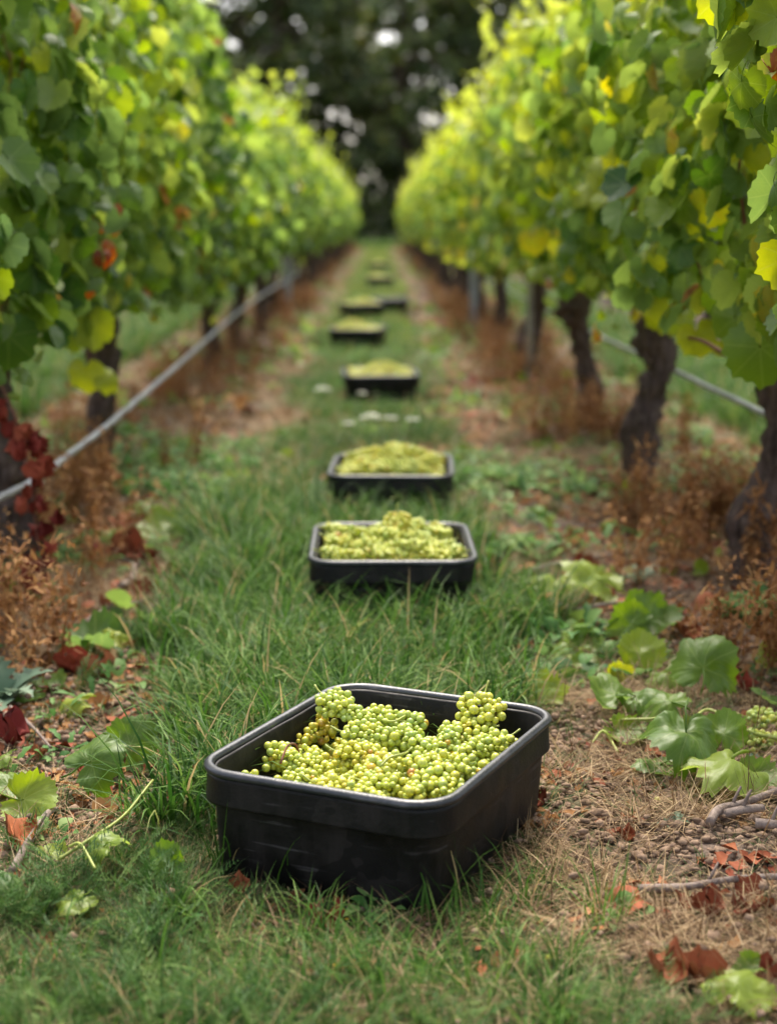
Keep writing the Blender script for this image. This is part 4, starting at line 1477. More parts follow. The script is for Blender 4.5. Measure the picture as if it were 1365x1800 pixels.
def bunch(M, proto, label, group, tint, placed, keep=lambda p: True, joined=False, sep=.82):
    """a bunch of grapes: every berry a part; berries that would run into others are dropped"""
    L_, Cs, Rs, st = PROTO[proto]
    loc = M.to_translation()
    t = thing('grape_bunch', loc, label, 'grape bunch', group)
    t.rotation_euler = M.to_euler()
    r_ = random.Random(int(abs(loc.x * 7919 + loc.y * 104729) * 1000) % 99991)
    if keep(M @ Vector((0, -.04, .012))) and keep(M @ Vector((0, L_, 0))): obj('stem', st, t)
    W = [M @ Vector(c) for c in Cs]
    ctr = loc
    near = [q for q in placed if (q[0] - ctr).length < .26]
    mj = MB(); mine = []
    for c, w, rr in zip(Cs, W, Rs):
        if not keep(w): continue
        if any((q[0] - w).length < (q[1] + rr) * sep for q in near): continue
        mine.append((w, rr))
        tn_ = min(1, max(0, r_.gauss(tint * .80, .10)))
        if r_.random() < .012: tn_ = r_.uniform(.82, .95)
        if joined:
            mj.add(S_lo[0] * rr + c, S_lo[1], None, None, tn_)
        else:
            o = obj('grape', me_grape, t)
            o.location = tuple(c); o.scale = (rr, rr, rr)
            o.rotation_euler = (r_.uniform(0, 6), r_.uniform(0, 6), 0)
            o.color = (tn_, 0, 0, 1)
    placed.extend(mine)
    if joined and mj.n:
        o = obj('berries', mj.mesh('berries', M_grape), t); o['kind'] = 'stuff'
    return t


def heap_mesh(seed, hfun, step=.0145, layers=3, rad=.0082):
    """buried grapes filling a bin under the bunches"""
    r_ = np.random.default_rng(seed); m_ = MB()
    xs = np.arange(-hx + .035, hx - .03, step); ys = np.arange(-hy + .035, hy - .03, step)
    X, Y2 = np.meshgrid(xs, ys); X = X.ravel(); Y2 = Y2.ravel()
    P = []
    for l in range(layers):
        x = X + r_.normal(0, .004, len(X)) + (l % 2) * step / 2; y = Y2 + r_.normal(0, .004, len(X)) + (l % 2) * step / 2
        z = hfun(x, y) - l * .013 + r_.normal(0, .005, len(X))
        k = (np.abs(x) < hx - .035) & (np.abs(y) < hy - .035) & ~((np.abs(x) > hx - RC) & (np.abs(y) > hy - RC) & (np.hypot(np.abs(x) - hx + RC, np.abs(y) - hy + RC) > RC - .032))
        P.append(np.stack([x, y, z], 1)[k])
    P = np.concatenate(P)
    n = len(P)
    m_.stamp(S_lo[0], S_lo[1], P, np.tile(np.eye(3), (n, 1, 1)), r_.uniform(.7, 1.15, n) * rad, None, np.clip(r_.normal(.5, .16, n), 0, 1))
    return m_.mesh('grape_heap', M_grape)


def bin_mat(i):
    x, y, yaw = BIN_SPOTS[i]
    return Matrix.Translation((x, y, bins[i].location.z)) @ Matrix.Rotation(yaw, 4, 'Z')


def add_heap(i, me, label):
    o = obj('grape_heap', me); o.matrix_basis = bin_mat(i)
    tag(o, label, 'grapes', kind='stuff')
    return o


def in_bin(i):
    Mi = bin_mat(i).inverted()

    def k(w):
        p = Mi @ w
        if p.z > BH + .010: return True
        ax, ay = abs(p.x), abs(p.y)
        if ax > hx - .026 or ay > hy - .026: return False
        ux, uy = ax - (hx - RC), ay - (hy - RC)
        return not (ux > 0 and uy > 0 and math.hypot(ux, uy) > RC - .03)
    return k


def frame_M(p, d, n=(0, 0, 1)):
    Rm = frames(np.array([d], float), np.array([n], float))[0]
    return Matrix.Translation(p) @ Matrix(Rm.tolist()).to_4x4()


# first bin: bunches laid by hand, stalk end -> tip in the photograph
h1 = lambda x, y: .108 + .03 * np.exp(-((x + .02) ** 2 + (y - .05) ** 2) / .02)
add_heap(0, heap_mesh(1, h1), 'green grapes buried under the bunches in the nearest bin')
placed = []
G1 = 'grape bunches in the nearest bin'
HAND = [  # px0,py0,z0, px1,py1,z1, proto, tint, label
    (572, 1226, .222, 640, 1268, .195, 0, .42, 'grape bunch at the back left corner, rising above the rim'),
    (640, 1262, .185, 775, 1270, .180, 1, .40, 'long grape bunch along the back of the nearest bin'),
    (852, 1226, .232, 830, 1290, .180, 2, .68, 'golden grape bunch standing up at the back right rim'),
    (560, 1270, .165, 515, 1312, .150, 3, .86, 'bronze brown grape bunch at the left inner side'),
    (448, 1318, .165, 545, 1345, .155, 4, .52, 'yellow-green grape bunch at the left corner with a brown bent stalk'),
    (560, 1380, .170, 640, 1400, .165, 5, .66, 'yellowish grape bunch against the front rim at centre left'),
    (610, 1290, .180, 700, 1300, .180, 6, .46, 'plump pale grape bunch in the middle of the nearest bin'),
    (700, 1335, .182, 640, 1360, .170, 7, .62, 'yellow grape bunch with green forked stalk near the front'),
    (820, 1280, .180, 760, 1320, .178, 0, .40, 'green grape bunch right of the middle of the nearest bin'),
    (890, 1300, .178, 830, 1320, .172, 1, .48, 'grape bunch at the right inner side of the nearest bin'),
    (760, 1340, .180, 730, 1390, .168, 2, .56, 'grape bunch in the front corner of the nearest bin'),
    (520, 1330, .160, 600, 1370, .158, 3, .58, 'grape bunch behind the front rim on the left'),
    (800, 1340, .178, 780, 1385, .165, 4, .50, 'grape bunch beside the right rim near the front corner'),
    (690, 1290, .170, 780, 1330, .172, 5, .38, 'cool green grape bunch lying across the centre'),
    (600, 1325, .165, 690, 1340, .165, 6, .70, 'golden green grape bunch left of the forked stalk'),
    (850, 1290, .165, 790, 1300, .165, 7, .44, 'grape bunch under the upright golden bunch'),
    (640, 1375, .165, 715, 1385, .162, 0, .60, 'grape bunch pressed to the middle of the front rim'),
]
keep0 = in_bin(0)
for a0, b0, z0, a1, b1, z1, pr, tn_, lb in HAND:
    p, q = at(a0, b0, z0), at(a1, b1, z1)
    d = (q - p)
    bunch(frame_M(p, d), pr, lb, G1, tn_, placed, keep0)
Mb = bin_mat(0)
r_ = random.Random(44)
for k in range(16):
    lx = r_.uniform(-hx + .06, hx - .06); ly = r_.uniform(-hy + .06, hy - .06)
    if lx > .10 and ly > .12: continue
    zz = .142 + .02 * math.exp(-((lx) ** 2 + (ly - .05) ** 2) / .02)
    p = Mb @ Vector((lx, ly, zz)); a = r_.uniform(0, 6.28)
    d = Vector((math.cos(a), math.sin(a), r_.uniform(-.2, .1)))
    bunch(frame_M(p - d * .06, d), k % 8, 'partly hidden grape bunch lying beneath the top layer in the nearest bin', G1, r_.uniform(.38, .66), placed, keep0)


def curved_stalk(ctrl, r, mat, label, z=.2):
    m_ = MB()
    P = [at(a, b, c) for a, b, c in ctrl]
    o_ = P[0].copy()
    tube(m_, curve_pts([p - o_ for p in P], 14), np.linspace(r, r * .7, 14), 8)
    o = obj('stalk', m_.mesh('stalk', mat)); o.location = o_
    return tag(o, label, 'stalk')


curved_stalk([(668, 1348, .195), (684, 1332, .205), (705, 1326, .206), (716, 1322, .20)], .0028, M_stalk, 'bright green bent stalk lying on the grapes near the front')
curved_stalk([(493, 1342, .178), (505, 1312, .200), (518, 1308, .202), (526, 1322, .185)], .0024, M_cane, 'brown arched dry stalk over the bunch in the left corner')
curved_stalk([(672, 1266, .208), (692, 1268, .212), (712, 1258, .214)], .0026, M_stalk, 'short green stalk on the bunch along the back')

# second bin
h2 = lambda x, y: .165 + .055 * np.exp(-((x + .02) ** 2 + (y - .06) ** 2) / .014)
add_heap(1, heap_mesh(2, h2), 'grapes buried under the bunches in the second bin')
placed = []
Mb = bin_mat(1); keep1 = in_bin(1)
r_ = random.Random(45)
lab2 = {3: 'grape bunch just in front of the golden crown in the second bin', 4: 'grape bunch on the left slope behind the middle of the second bin',
        5: 'grape bunch at the middle of the front rim of the second bin', 6: 'grape bunch right of centre in the second bin',
        7: 'grape bunch left of centre in the second bin, nearer the front', 8: 'grape bunch right of the golden crown, along the right wall of the second bin',
        9: 'grape bunch in the back left corner of the second bin', 10: 'grape bunch at the middle of the back wall of the second bin',
        11: 'low grape bunch in the back right corner of the second bin', 12: 'grape bunch between centre and front rim, right half, second bin',
        13: 'grape bunch along the left wall of the second bin', 14: 'grape bunch at the very centre of the second bin heap',
        15: 'grape bunch between centre and front rim, left half, second bin', 16: 'grape bunch along the right wall near the front of the second bin', 0: 'golden brown grape bunch crowning the heap of the second bin', 1: 'grape bunch at the front left of the second bin', 2: 'grape bunch at the front right of the second bin'}
spots2 = [(.02, .10, .262, -1.57, .80), (-.15, -.17, .19, .3, .55), (.15, -.17, .19, 2.6, .6), (-.03, .06, .225, 3.5, .5), (-.12, .08, .205, 1.0, .5), (.0, -.18, .19, .1, .6), (.10, -.02, .20, -.6, .5), (-.08, -.07, .20, 2.2, .55),
          (.14, .10, .20, 1.7, .45), (-.15, .2, .19, .4, .5), (.05, .2, .20, 2.9, .5), (.15, .22, .18, -1.2, .6), (.06, -.12, .2, 1.2, .5), (-.14, -.04, .20, -.4, .6), (.0, .0, .215, .9, .5), (-.05, -.14, .195, 3.0, .55), (.13, -.1, .19, -2.4, .6)]
for k, (lx, ly, zz, a, tn_) in enumerate(spots2):
    p = Mb @ Vector((lx, ly, zz + .012)); d = Vector((math.cos(a), math.sin(a), -.15 if k else -1.2))
    bunch(frame_M(p - d * (.055 if k else 0.0), d, (0, 0, 1) if k else (0, -1, 0)), k % 8, lab2[k], 'grape bunches in the second bin', tn_, placed, keep1)

# third bin: bunches blurred, berries joined
h3 = lambda x, y: .180 + .090 * np.exp(-((x + .0) ** 2 / .018 + (y - .02) ** 2 / .03))
hm3 = heap_mesh(3, h3)
add_heap(2, hm3, 'grapes buried under the bunches in the third bin')
placed = []; Mb = bin_mat(2); keep2 = in_bin(2); r_ = random.Random(46)
for k in range(16):
    lx = r_.uniform(-hx + .07, hx - .07); ly = r_.uniform(-hy + .07, hy - .07)
    zz = float(h3(lx, ly)) + .02; a = r_.uniform(0, 6.28)
    p = Mb @ Vector((lx, ly, zz)); d = Vector((math.cos(a), math.sin(a), -.1))
    bunch(frame_M(p - d * .05, d), k % 8, 'blurred yellow grape bunch on the heap of the third bin', 'grape bunches in the third bin', r_.uniform(.5, .7), placed, keep2, joined=True, sep=.6)
h4 = lambda x, y: .200 + .065 * np.exp(-((x - .04) ** 2 + y ** 2) / .02) + .045 * vnoise(x, y, 13, 5)
h4b = lambda x, y: .200 + .075 * np.exp(-((x + .06) ** 2 + y ** 2) / .015) + .045 * vnoise(x, y, 12, 6)
hm4, hm5 = heap_mesh(4, h4, layers=2), heap_mesh(5, h4b, layers=2)
add_heap(3, hm4, 'yellow heap of grapes in the blurred bin beyond the white flower heads')
add_heap(4, hm5, 'yellow heap of grapes in the blurred far bin just beyond the fourth')
add_heap(5, hm4, 'small heap of grapes in the left bin of the far pair')
add_heap(7, hm5, 'faint yellow heap of grapes beyond the far pair of bins')
add_heap(8, hm4, 'farthest faint yellow heap of grapes in the alley')

# ------------------------------------------------------------------ fallen leaves, twigs, flowers
def flat_leaf(seed, **kw):
    me = leaf_mesh('fallen_leaf', M_leaf_obj, seed=seed, n_out=52, rings=4, **kw)
    for q in me.vertices:      # limp, uneven blade
        n3 = mnoise.noise_vector(q.co * 2.3 + Vector((seed * 5, 0, 0)))
        n4 = mnoise.noise_vector(q.co * 6 + Vector((0, seed * 5, 0)))
        q.co += Vector((n3.x * .07, n3.y * .07, n3.z * .26 + n4.z * .06))
    return me


FL = [flat_leaf(1, cup=-.15, fold=.12, wave=.09), flat_leaf(2, cup=-.3, fold=.0, wave=.12, droop=.1), flat_leaf(3, cup=.1, fold=.35, wave=.08),
      flat_leaf(4, curl=2.2, wave=.06), flat_leaf(5, cup=-.4, fold=-.1, wave=.14), flat_leaf(6, cup=.25, wave=.16, fold=.1)]


def fallen(px, py, size_px, tint, rz, mesh, label, lift=.02, tx=0.0, ty=0.0, cat='fallen leaf', group='fallen vine leaves on the ground'):
    p = at(px, py, .01)
    dist = p.length
    s = size_px * dist / F / .86
    o = obj('fallen_leaf', FL[mesh])
    zz = float(ground_z(p.x, p.y))
    Rw = Matrix.Rotation(tx, 3, 'X') @ Matrix.Rotation(ty, 3, 'Y') @ Matrix.Rotation(rz, 3, 'Z')
    lo = min((Rw @ q.co).z for q in FL[mesh].vertices[:210])
    ctr_ = Rw @ Vector((0, .15, 0))
    o.location = (p.x - ctr_.x * s, p.y - ctr_.y * s, zz - lo * s + lift * .4)
    o.rotation_euler = Rw.to_euler()
    o.scale = (s, s, s)
    o.color = (tint, 0, 0, 1)
    return tag(o, label, cat, group)


def dead(px, py, size_px, rz, mesh, label, lift=.006):
    p = at(px, py, .01)
    s = size_px * p.length / F / .75
    o = obj('dead_leaf', (DEAD_RED if 'red' in label.split()[:2] or 'dark' in label.split()[:1] else DEAD)[mesh])
    o.location = (p.x, p.y, float(ground_z(p.x, p.y)) + lift)
    o.rotation_euler = (0, 0, rz); o.scale = (s, s, s * .8)
    return tag(o, label, 'dead leaf', 'crumpled dead leaves on the ground')


LV = [
    (165, 1142, 115, .34, 1.3, 3, 'big dark green rolled leaf on the soil at the left, yellow at its right tip', .03),
    (212, 1140, 45, .80, -1.4, 1, 'yellow leaf scrap at the tip of the rolled dark leaf, left', .025),
    (82, 1207, 55, .48, .4, 2, 'grey-green round leaf beside the thistle on the left', .03),
    (50, 1232, 45, .46, 2.1, 0, 'small grey-green leaf at the foot of the thistle', .025),
    (130, 1250, 58, .76, 1.5, 1, 'yellow-green leaf with brown tip lying on soil at left', .02),
    (236, 1350, 85, .40, -.5, 0, 'broad green leaf propped at the grass edge left of the nearest bin', .035),
    (172, 1410, 95, .40, -1.0, 4, 'large round dark green leaf at the grass edge, below the propped one', .035),
    (14, 1395, 85, .52, 1.2, 0, 'green leaf at the left edge beside a pale ruffled leaf', .03),
    (4, 1345, 40, .60, 1.9, 1, 'piece of green leaf cut by the left edge, higher one', .02),
    (60, 1435, 90, .64, -1.9, 5, 'pale green ruffled leaf with upright stalk near the left twig', .03),
    (92, 1517, 45, .72, .2, 2, 'small bright leaf right of the red crumpled leaf by the twig', .02),
    (175, 1545, 70, .63, .9, 4, 'pale green leaf half buried in grass at lower left', .05),
    (133, 1612, 62, .66, 2.6, 0, 'pale round leaf in the grass at lower left, with stalk above', .05),
    (8, 1590, 90, .30, -1.6, 4, 'dark green leaf cut by the left edge at lower left', .03),
    (292, 1545, 62, .45, .3, 3, 'dull green folded leaf standing in grass left of the nearest bin', .06),
    (1035, 1058, 95, .70, 1.2, 0, 'big pale yellow leaf on the right soil strip, brightest one', .03),
    (955, 1052, 62, .66, -.9, 1, 'pale green leaf left of the brightest yellow leaf', .03),
    (1000, 1040, 42, .74, .4, 2, 'small yellow-green leaf between two pale ones on the right', .04),
    (1150, 1118, 95, .46, -1.2, 3, 'green leaf folded like a roof on the right strip', .04),
    (1102, 1130, 70, .52, 1.6, 2, 'green half leaf leaning on the roof-like folded leaf', .035),
    (1018, 1142, 62, .58, .3, 5, 'light green leaf at the back of the trio on the right', .045),
    (985, 1150, 45, .60, 2.4, 1, 'small green leaf at the left of the trio on the right', .03),
    (1035, 1175, 50, .55, -.8, 0, 'green leaf at the front of the trio on the right', .03),
    (1003, 1200, 50, .34, 1.6, 3, 'dark green rolled leaf below the trio on the right', .015),
    (1122, 1180, 72, .68, -.2, 2, 'folded yellow-green leaf in the centre of the right strip', .045),
    (1085, 1200, 45, .82, 1.0, 5, 'yellow leaf below the folded yellow-green leaf', .025),
    (955, 1232, 70, .70, .2, 5, 'yellow-green leaf lying in turf just right of the nearest bin corner', .03),
    (1160, 1212, 60, .58, 2.0, 1, 'pale grey-green leaf turned underside up on the right strip', .02),
    (1240, 1240, 100, .48, -.3, 4, 'large green leaf standing upright at the back of the cut shoot', .07),
    (1075, 1258, 90, .50, .2, 0, 'broad green leaf at the left end of the cut shoot', .05),
    (1125, 1270, 70, .46, -1.2, 4, 'green leaf overlapping the broad one at the left of the cut shoot', .05),
    (1165, 1288, 75, .52, .8, 1, 'green leaf in the middle of the cut shoot', .05),
    (1100, 1305, 70, .55, -2.3, 5, 'light green leaf below the broad one of the cut shoot', .03),
    (1225, 1305, 62, .60, 1.9, 2, 'pale leaf near the fork of the cut shoot stem', .04),
    (1200, 1368, 115, .42, 2.9, 4, 'big dark green leaf with brown spots, below the cut shoot', .045),
    (1150, 1355, 75, .46, 1.8, 0, 'green leaf to the left under the big spotted leaf', .03),
    (1272, 1330, 75, .50, -.3, 2, 'green upright leaf behind the big pale leaf at right', .06),
    (1278, 1392, 125, .68, 2.5, 1, 'big pale green leaf lying flat above the thick twig', .035),
    (1338, 1385, 90, .52, -2.2, 5, 'green leaf touching the big pale one, near the right edge', .035),
    (1300, 1775, 110, .70, -.8, 1, 'pale yellow leaf at the bottom right corner', .03),
    (1315, 1722, 55, .46, 1.4, 3, 'small green curled leaf above the pale corner leaf', .03),
    (1355, 1170, 55, .72, .3, 5, 'yellow-green leaf at the right edge above the fallen grapes', .04),
    (1345, 1245, 50, .42, 1.3, 0, 'dark green leaf shading the fallen grapes', .05),
    (480, 660, 26, .68, 0, 1, 'small pale leaf on the soil left of the far bins', .03),
    (475, 890, 30, .66, .8, 1, 'pale leaf in the grass left of the third bin', .1),
    (285, 950, 75, .60, .5, 5, 'blurred pale grey-green leaf at the left grass edge', .06),
    (245, 905, 50, .58, 2.0, 1, 'blurred pale leaf above the grey-green one at the left grass edge', .05),
    (330, 860, 40, .62, .3, 0, 'blurred light leaf on the left strip near the hose', .05),
]
for (px, py, s, t, rz, me_i, lb, lf) in LV:
    stand = 'upright' in lb or 'propped' in lb or 'standing' in lb or 'folded' in lb
    rr = random.Random(px)
    fallen(px, py, s, t, rz, me_i, lb, lf, tx=rr.uniform(.75, 1.05) if stand else rr.uniform(.05, .5), ty=rr.uniform(-.35, .35))
DV = [(40, 1495, 75, .3, 0, 'red-brown crumpled leaf lying on the left twig'), (20, 1306, 60, 1.3, 1, 'dark red crumpled leaf at the left edge of the soil'),
      (66, 1328, 35, 2.3, 2, 'small rust leaf right of the dark red one, left side'), (215, 1292, 45, .6, 3, 'brown dead leaf beside the straw tuft on the left'),
      (140, 1180, 55, 2.0, 4, 'red leaf below the big rolled green leaf'), (180, 1190, 50, .9, 5, 'flat red-brown leaf right below the rolled green leaf'),
      (150, 1365, 40, .2, 6, 'rust leaf by the large round green leaf'), (182, 985, 50, .2, 0, 'red withered leaf, leftmost of the row at the left vine foot'),
      (228, 985, 55, 1.2, 1, 'orange-red withered leaf, second of the row at the left vine foot'), (255, 990, 50, 2.2, 2, 'orange withered leaf, third of the row at the left vine foot'),
      (285, 1012, 48, 3.0, 3, 'red withered leaf, rightmost of the row at the left vine foot'), (330, 1025, 40, 3.0, 4, 'pale orange leaf at the grass edge right of the red row'),
      (575, 1630, 70, .5, 5, 'dark red crumpled leaf in the grass right in front of the nearest bin'), (940, 1420, 45, .5, 6, 'rust leaf in dry grass at the right foot of the nearest bin'),
      (1205, 1604, 45, .1, 0, 'brown leaf just below the long grey twig'), (1245, 1615, 55, 1.1, 1, 'red-brown leaf right below the long grey twig'),
      (1310, 1620, 50, 2.1, 2, 'rust leaf at right below the long grey twig'), (1170, 1725, 80, .2, 3, 'long orange-brown dead leaf, left of two near the bottom right'),
      (1245, 1735, 75, 1.2, 4, 'orange crumpled leaf near the bottom right'), (1355, 1730, 50, 2.2, 5, 'orange leaf cut by the right edge near the bottom'),
      (285, 700, 40, .5, 6, 'dark red blurred leaf on the left strip behind the hose'), (1210, 1130, 45, .5, 0, 'brown curled leaf behind the roof-like folded leaf'),
      (1310, 1215, 40, 1.5, 2, 'red scrap near the fallen grapes'), (1100, 1470, 30, .4, 3, 'small brown leaf on bare soil right of the nearest bin'),
      (60, 1010, 50, .9, 2, 'brown leaf under the hanging red shoot'), (40, 1545, 28, .9, 3, 'tiny rust leaf under the left twig'),
      (640, 1700, 34, 1.9, 1, 'rust leaf in the turf at bottom centre'), (420, 1560, 36, .9, 3, 'brown leaf deep in the grass left of the bin front')]
for d_ in DV: dead(*d_)


def twig(ctrl, r, label, mat=None, knobs=True, name='twig', cat='twig'):
    P = [at(a, b, 0) for a, b, *_ in ctrl]
    for p, c in zip(P, ctrl):
        p.z = float(ground_z(p.x, p.y)) + (c[2] if len(c) > 2 else (.026 if knobs else .012)) + r * .7
    o_ = P[0].copy()
    m_ = MB(); n = 26
    tube(m_, curve_pts([p - o_ for p in P], n), np.linspace(r * 1.2, r * .9, n), 9, knob=.3 if knobs else 0.05, seed=len(label))
    # short side spur
    q = curve_pts([p - o_ for p in P], n)[n // 2]
    if knobs:
        tube(m_, [q, q + Vector((.012, .01, r * 2 + .006)), q + Vector((.02, .014, r * 2 + .02))], [r * .5, r * .4, r * .3], 6)
    o = obj(name, m_.mesh(name, mat or M_twig)); o.location = o_
    return tag(o, label, cat, 'twigs on the ground')


twig([(1120, 1583), (1200, 1588), (1280, 1582), (1400, 1568)], .0062, 'long grey twig lying level at the right edge of the turf')
twig([(1245, 1475), (1262, 1452), (1310, 1432), (1400, 1395)], .0075, 'forked grey twig below the big pale leaf at right, the longer one')
twig([(1262, 1452, .012), (1300, 1455), (1338, 1446)], .0088, 'short thick twig under the forked grey twig')
twig([(1325, 1480), (1350, 1482), (1400, 1486)], .0085, 'thick twig stub at the right edge below the forked twig')
twig([(22, 1560), (42, 1528), (62, 1500), (85, 1462), (100, 1448)], .0062, 'grey twig on the soil at left, a red leaf lying on it')
twig([(212, 1050), (232, 1030), (235, 1005), (200, 985)], .0085, 'pale bent twig among the red leaves at the left vine foot')
twig([(150, 1110), (190, 1090), (250, 1075)], .006, 'thin twig on the left strip above the rolled leaf')
twig([(960, 1068), (1010, 1090), (1060, 1085), (1140, 1072)], .006, 'thin twig below the pale leaves on the right strip')
twig([(905, 1030), (980, 1005), (1080, 985)], .006, 'thin blurred twig on the right strip right of the second bin')
twig([(955, 668, .0), (980, 640, .03), (1000, 620, .06)], .016, 'pale broken branch leaning at the foot of the right-hand trunks')
twig([(1160, 1420), (1110, 1400), (1040, 1408)], .0022, 'thin tan stem on bare soil right of the nearest bin', M_straw, False)
twig([(20, 1265), (60, 1300), (90, 1330)], .0035, 'thin pale stick on the left soil')
twig([(1215, 1350, .03), (1180, 1312, .05), (1130, 1308, .05), (1070, 1300, .04)], .0035, 'yellow-green stem of the cut shoot, left branch', M_stalk, False, 'shoot_stem', 'shoot stem')
twig([(1400, 1325, .03), (1310, 1325, .05), (1240, 1300, .06), (1200, 1330, .05)], .0038, 'yellow-green stem of the cut shoot, running to the right edge', M_stalk, False, 'shoot_stem', 'shoot stem')
twig([(1085, 1335, .02), (1060, 1312, .03), (1040, 1318, .01)], .003, 'short yellowish stem end left of the cut shoot', M_stalk, False, 'shoot_stem', 'shoot stem')
twig([(105, 1560, .04), (160, 1545, .06), (220, 1515, .08), (272, 1478, .11)], .0028, 'long yellow-brown stalk rising through the grass at lower left', M_stalk, False, 'shoot_stem', 'shoot stem')
twig([(125, 1548, .05), (145, 1562, .07), (170, 1590, .06)], .0026, 'yellow hooked stalk above the pale round leaf', M_stalk, False, 'shoot_stem', 'shoot stem')

# fallen bunch and single grapes
placed = []
p = at(1315, 1262, .035)
bunch(frame_M(p, (.9, -.25, -.02)), 1, 'bunch of green grapes lying on the ground at the right edge', 'grapes fallen on the ground', .40, placed)
p = at(1300, 1305, .022)
bunch(frame_M(p, (.8, .1, -.0)), 6, 'smaller lower lobe of fallen green grapes at the right edge', 'grapes fallen on the ground', .42, placed)
for px, py, s, lb in [(108, 1463, .0085, 'single yellow grape on the soil by the left twig'), (1154, 1406, .0075, 'single green grape on the soil right of the nearest bin'),
                      (967, 1700, .009, 'pale fallen grape in the turf at bottom right of centre')]:
    p = at(px, py, .008)
    o = obj('grape', me_grape); o.location = (p.x, p.y, float(ground_z(p.x, p.y)) + s * .9 + .004); o.scale = (s, s, s); o.color = (.5, 0, 0, 1)
    tag(o, lb, 'grape', 'grapes fallen on the ground')


def flower(px, py, z, dia, label, mat=None, umbel=True):
    p = at(px, py, z)
    g = float(ground_z(p.x, p.y))
    t = thing('wild_flower', (p.x, p.y, g), label, 'flower', 'wild flowers in the grass')
    m_ = MB(); h_ = p.z - g
    tube(m_, curve_pts([(0, .02, 0), (.006, .01, h_ * .5), (0, 0, h_)], 8), [.0016] * 8, 5)
    obj('stem', m_.mesh('stem', M_weed), t)
    r_ = random.Random(px); m_ = MB()
    n = 120 if umbel else 16
    dia = dia * (1.5 if umbel else 1)
    for k in range(n):
        if umbel:
            a = r_.uniform(0, 6.28); q = dia / 2 * math.sqrt(r_.random())
            c = Vector((math.cos(a) * q, math.sin(a) * q, h_ + .006 - q * q * 6 + r_.uniform(-.002, .003)))
            s = .007; az = a
            V = [tuple(c)] + [tuple(c + Vector((math.cos(i * 1.257) * s, math.sin(i * 1.257) * s, .0015))) for i in range(5)]
            m_.add(V, [(0, 1 + i, 1 + (i + 1) % 5) for i in range(5)])
        else:
            a = 6.28 * k / n; s = dia / 2
            d = Vector((math.cos(a), math.sin(a), .25)); e = Vector((-math.sin(a), math.cos(a), 0)) * s * .22
            c = Vector((0, 0, h_))
            m_.add([tuple(c), tuple(c + d * s * .7 + e), tuple(c + d * s), tuple(c + d * s * .7 - e)], None, [(0, 1, 2, 3)])
    obj('flower_head', m_.mesh('flower_head', mat or M_petal), t)


flower(741, 852, .13, .05, 'white flower head right in front of the third bin')
flower(652, 730, .12, .085, 'largest blurred white flower head between third and fourth bins')
flower(567, 682, .12, .075, 'blurred white flower head left of the fourth bin')
flower(530, 640, .12, .05, 'small white flower at the left grass edge, farthest one')
flower(656, 672, .12, .045, 'small white flower close in front of the fourth bin')
flower(636, 692, .12, .04, 'small greenish white flower left of the one close to the fourth bin')
flower(687, 735, .12, .045, 'pale flower right of the largest white head')
flower(725, 738, .12, .045, 'pale flower farthest right beside the largest white head')
flower(612, 745, .12, .04, 'faint pale flower left of the largest white head')
flower(601, 1598, .02, .008, 'tiny yellow flower in front of the nearest bin', M_yellow_petal, False)
flower(609, 1616, .02, .007, 'tiny yellow flower just below its twin before the bin', M_yellow_petal, False)
flower(590, 1697, .03, .008, 'tiny orange yellow flower in the turf at bottom centre', M_yellow_petal, False)

# low plants that stand out
M_thistle = blade_material('grey_green_thistle', [(0, (0.09, 0.15, 0.09)), (.5, (0.17, 0.25, 0.16)), (1, (0.32, 0.40, 0.29))], trans=.2)


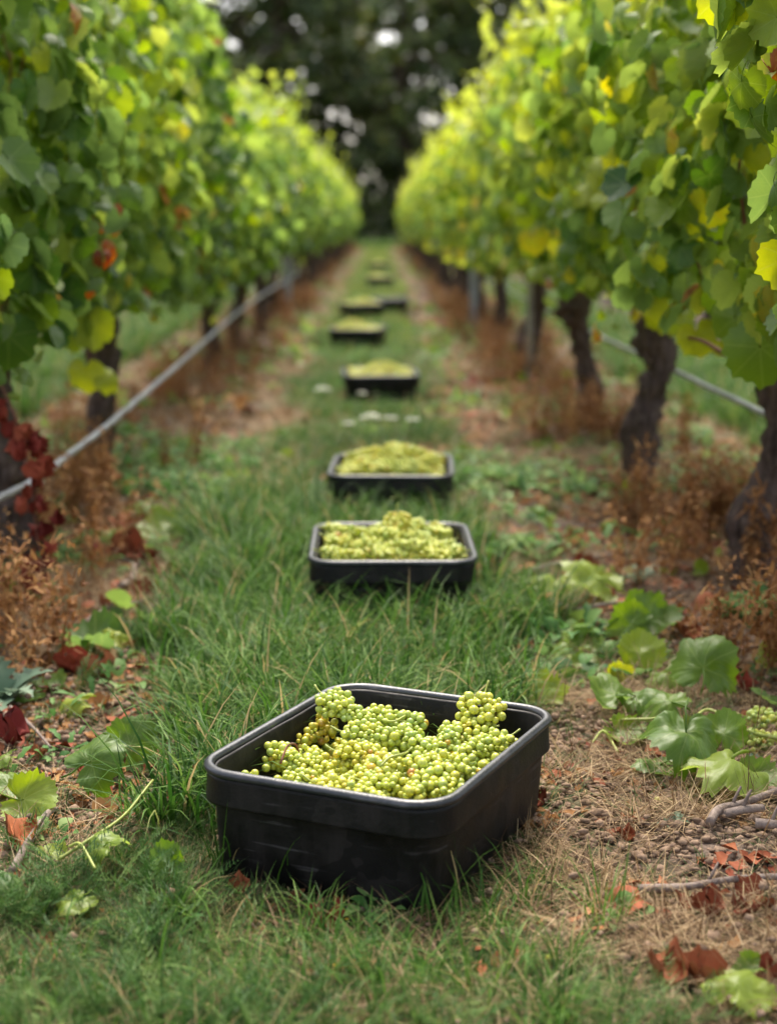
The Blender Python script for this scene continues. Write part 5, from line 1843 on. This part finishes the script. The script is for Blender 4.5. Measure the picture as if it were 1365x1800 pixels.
def rosette(px, py, n, L, mat, label, seed, name='weed_plant', up=.7):
    p = at(px, py, 0)
    r_ = random.Random(seed)
    t = thing(name, (p.x, p.y, float(ground_z(p.x, p.y))), label, 'plant', 'weed plants on the soil strips')
    for k in range(n):
        az = 6.28 * k / n + r_.gauss(0, .3)
        m_ = MB(); Lk = L * r_.uniform(.7, 1.1); a = up * r_.uniform(.5, 1.3); q = Vector((0, 0, 0)); tt = r_.random(); seg = 10
        V = []; side = Vector((-math.sin(az), math.cos(az), 0))
        for j in range(seg + 1):
            w = Lk * .17 * math.sin(math.pi * (.1 + .88 * j / seg)) * (1.35 if j % 2 else .45)
            V += [tuple(q - side * w + Vector((0, 0, w * .4))), tuple(q), tuple(q + side * w + Vector((0, 0, w * .4)))]
            q = q + Vector((math.cos(az) * math.sin(a), math.sin(az) * math.sin(a), math.cos(a))) * (Lk / seg); a += .12
            q.z = max(q.z, .004)
        f4 = []
        for j in range(seg):
            b = 3 * j; f4 += [(b, b + 1, b + 4, b + 3), (b + 1, b + 2, b + 5, b + 4)]
        m_.add(V, None, f4, [(0, 0)] * len(V), tt)
        obj('leaf', m_.mesh('leaf', mat), t)
    return t


rosette(10, 1240, 14, .15, M_thistle, 'grey-green prickly thistle at the left edge', 1, 'thistle_plant')
rosette(1185, 1452, 8, .05, M_thistle, 'tiny grey-green rosette flat on the bare soil right of the bin', 2, up=1.3)
rosette(1310, 1095, 22, .15, M_weed, 'leafy green weed clump at the foot of the right edge vine', 3)
rosette(1345, 1080, 18, .16, M_weed, 'second green weed clump, touching the right edge by the trunk', 4)
rosette(1120, 1035, 10, .09, M_thistle, 'upright pale green weed behind the brightest yellow leaf', 5, up=.4)
rosette(1350, 1340, 9, .06, M_thistle, 'small grey-green weed under the fallen grapes', 6, up=1.0)
rosette(220, 1165, 8, .06, M_weed, 'small green weed right of the rolled dark leaf', 7)


def big_tuft(px, py, nb, Lr, seed, label, wr=(.003, .005)):
    p = at(px, py, 0)
    me = tuft('grass_tuft', seed, nb, Lr, wr, .03, .35, .9, M_grass, (.15, .8), .04)
    o = obj('grass_tuft', me); o.location = (p.x, p.y, float(ground_z(p.x, p.y)))
    return tag(o, label, 'grass tuft', 'taller grass tufts')


big_tuft(760, 1625, 14, (.10, .22), 501, 'broad-bladed grass tuft against the front corner of the nearest bin')
big_tuft(1060, 1625, 42, (.08, .17), 502, 'dark green grass tuft at the right edge of the turf, right of the bin')
big_tuft(395, 1530, 24, (.12, .24), 503, 'tall grass tuft against the left corner of the nearest bin')
big_tuft(830, 1610, 9, (.12, .20), 504, 'few long blades crossing the right front face of the nearest bin')
big_tuft(480, 1560, 7, (.12, .22), 505, 'sparse long blades before the left part of the bin front')
big_tuft(690, 1075, 26, (.18, .34), 506, 'long arching blades in front of the second bin')
big_tuft(620, 1085, 26, (.18, .32), 507, 'long arching blades left in front of the second bin')
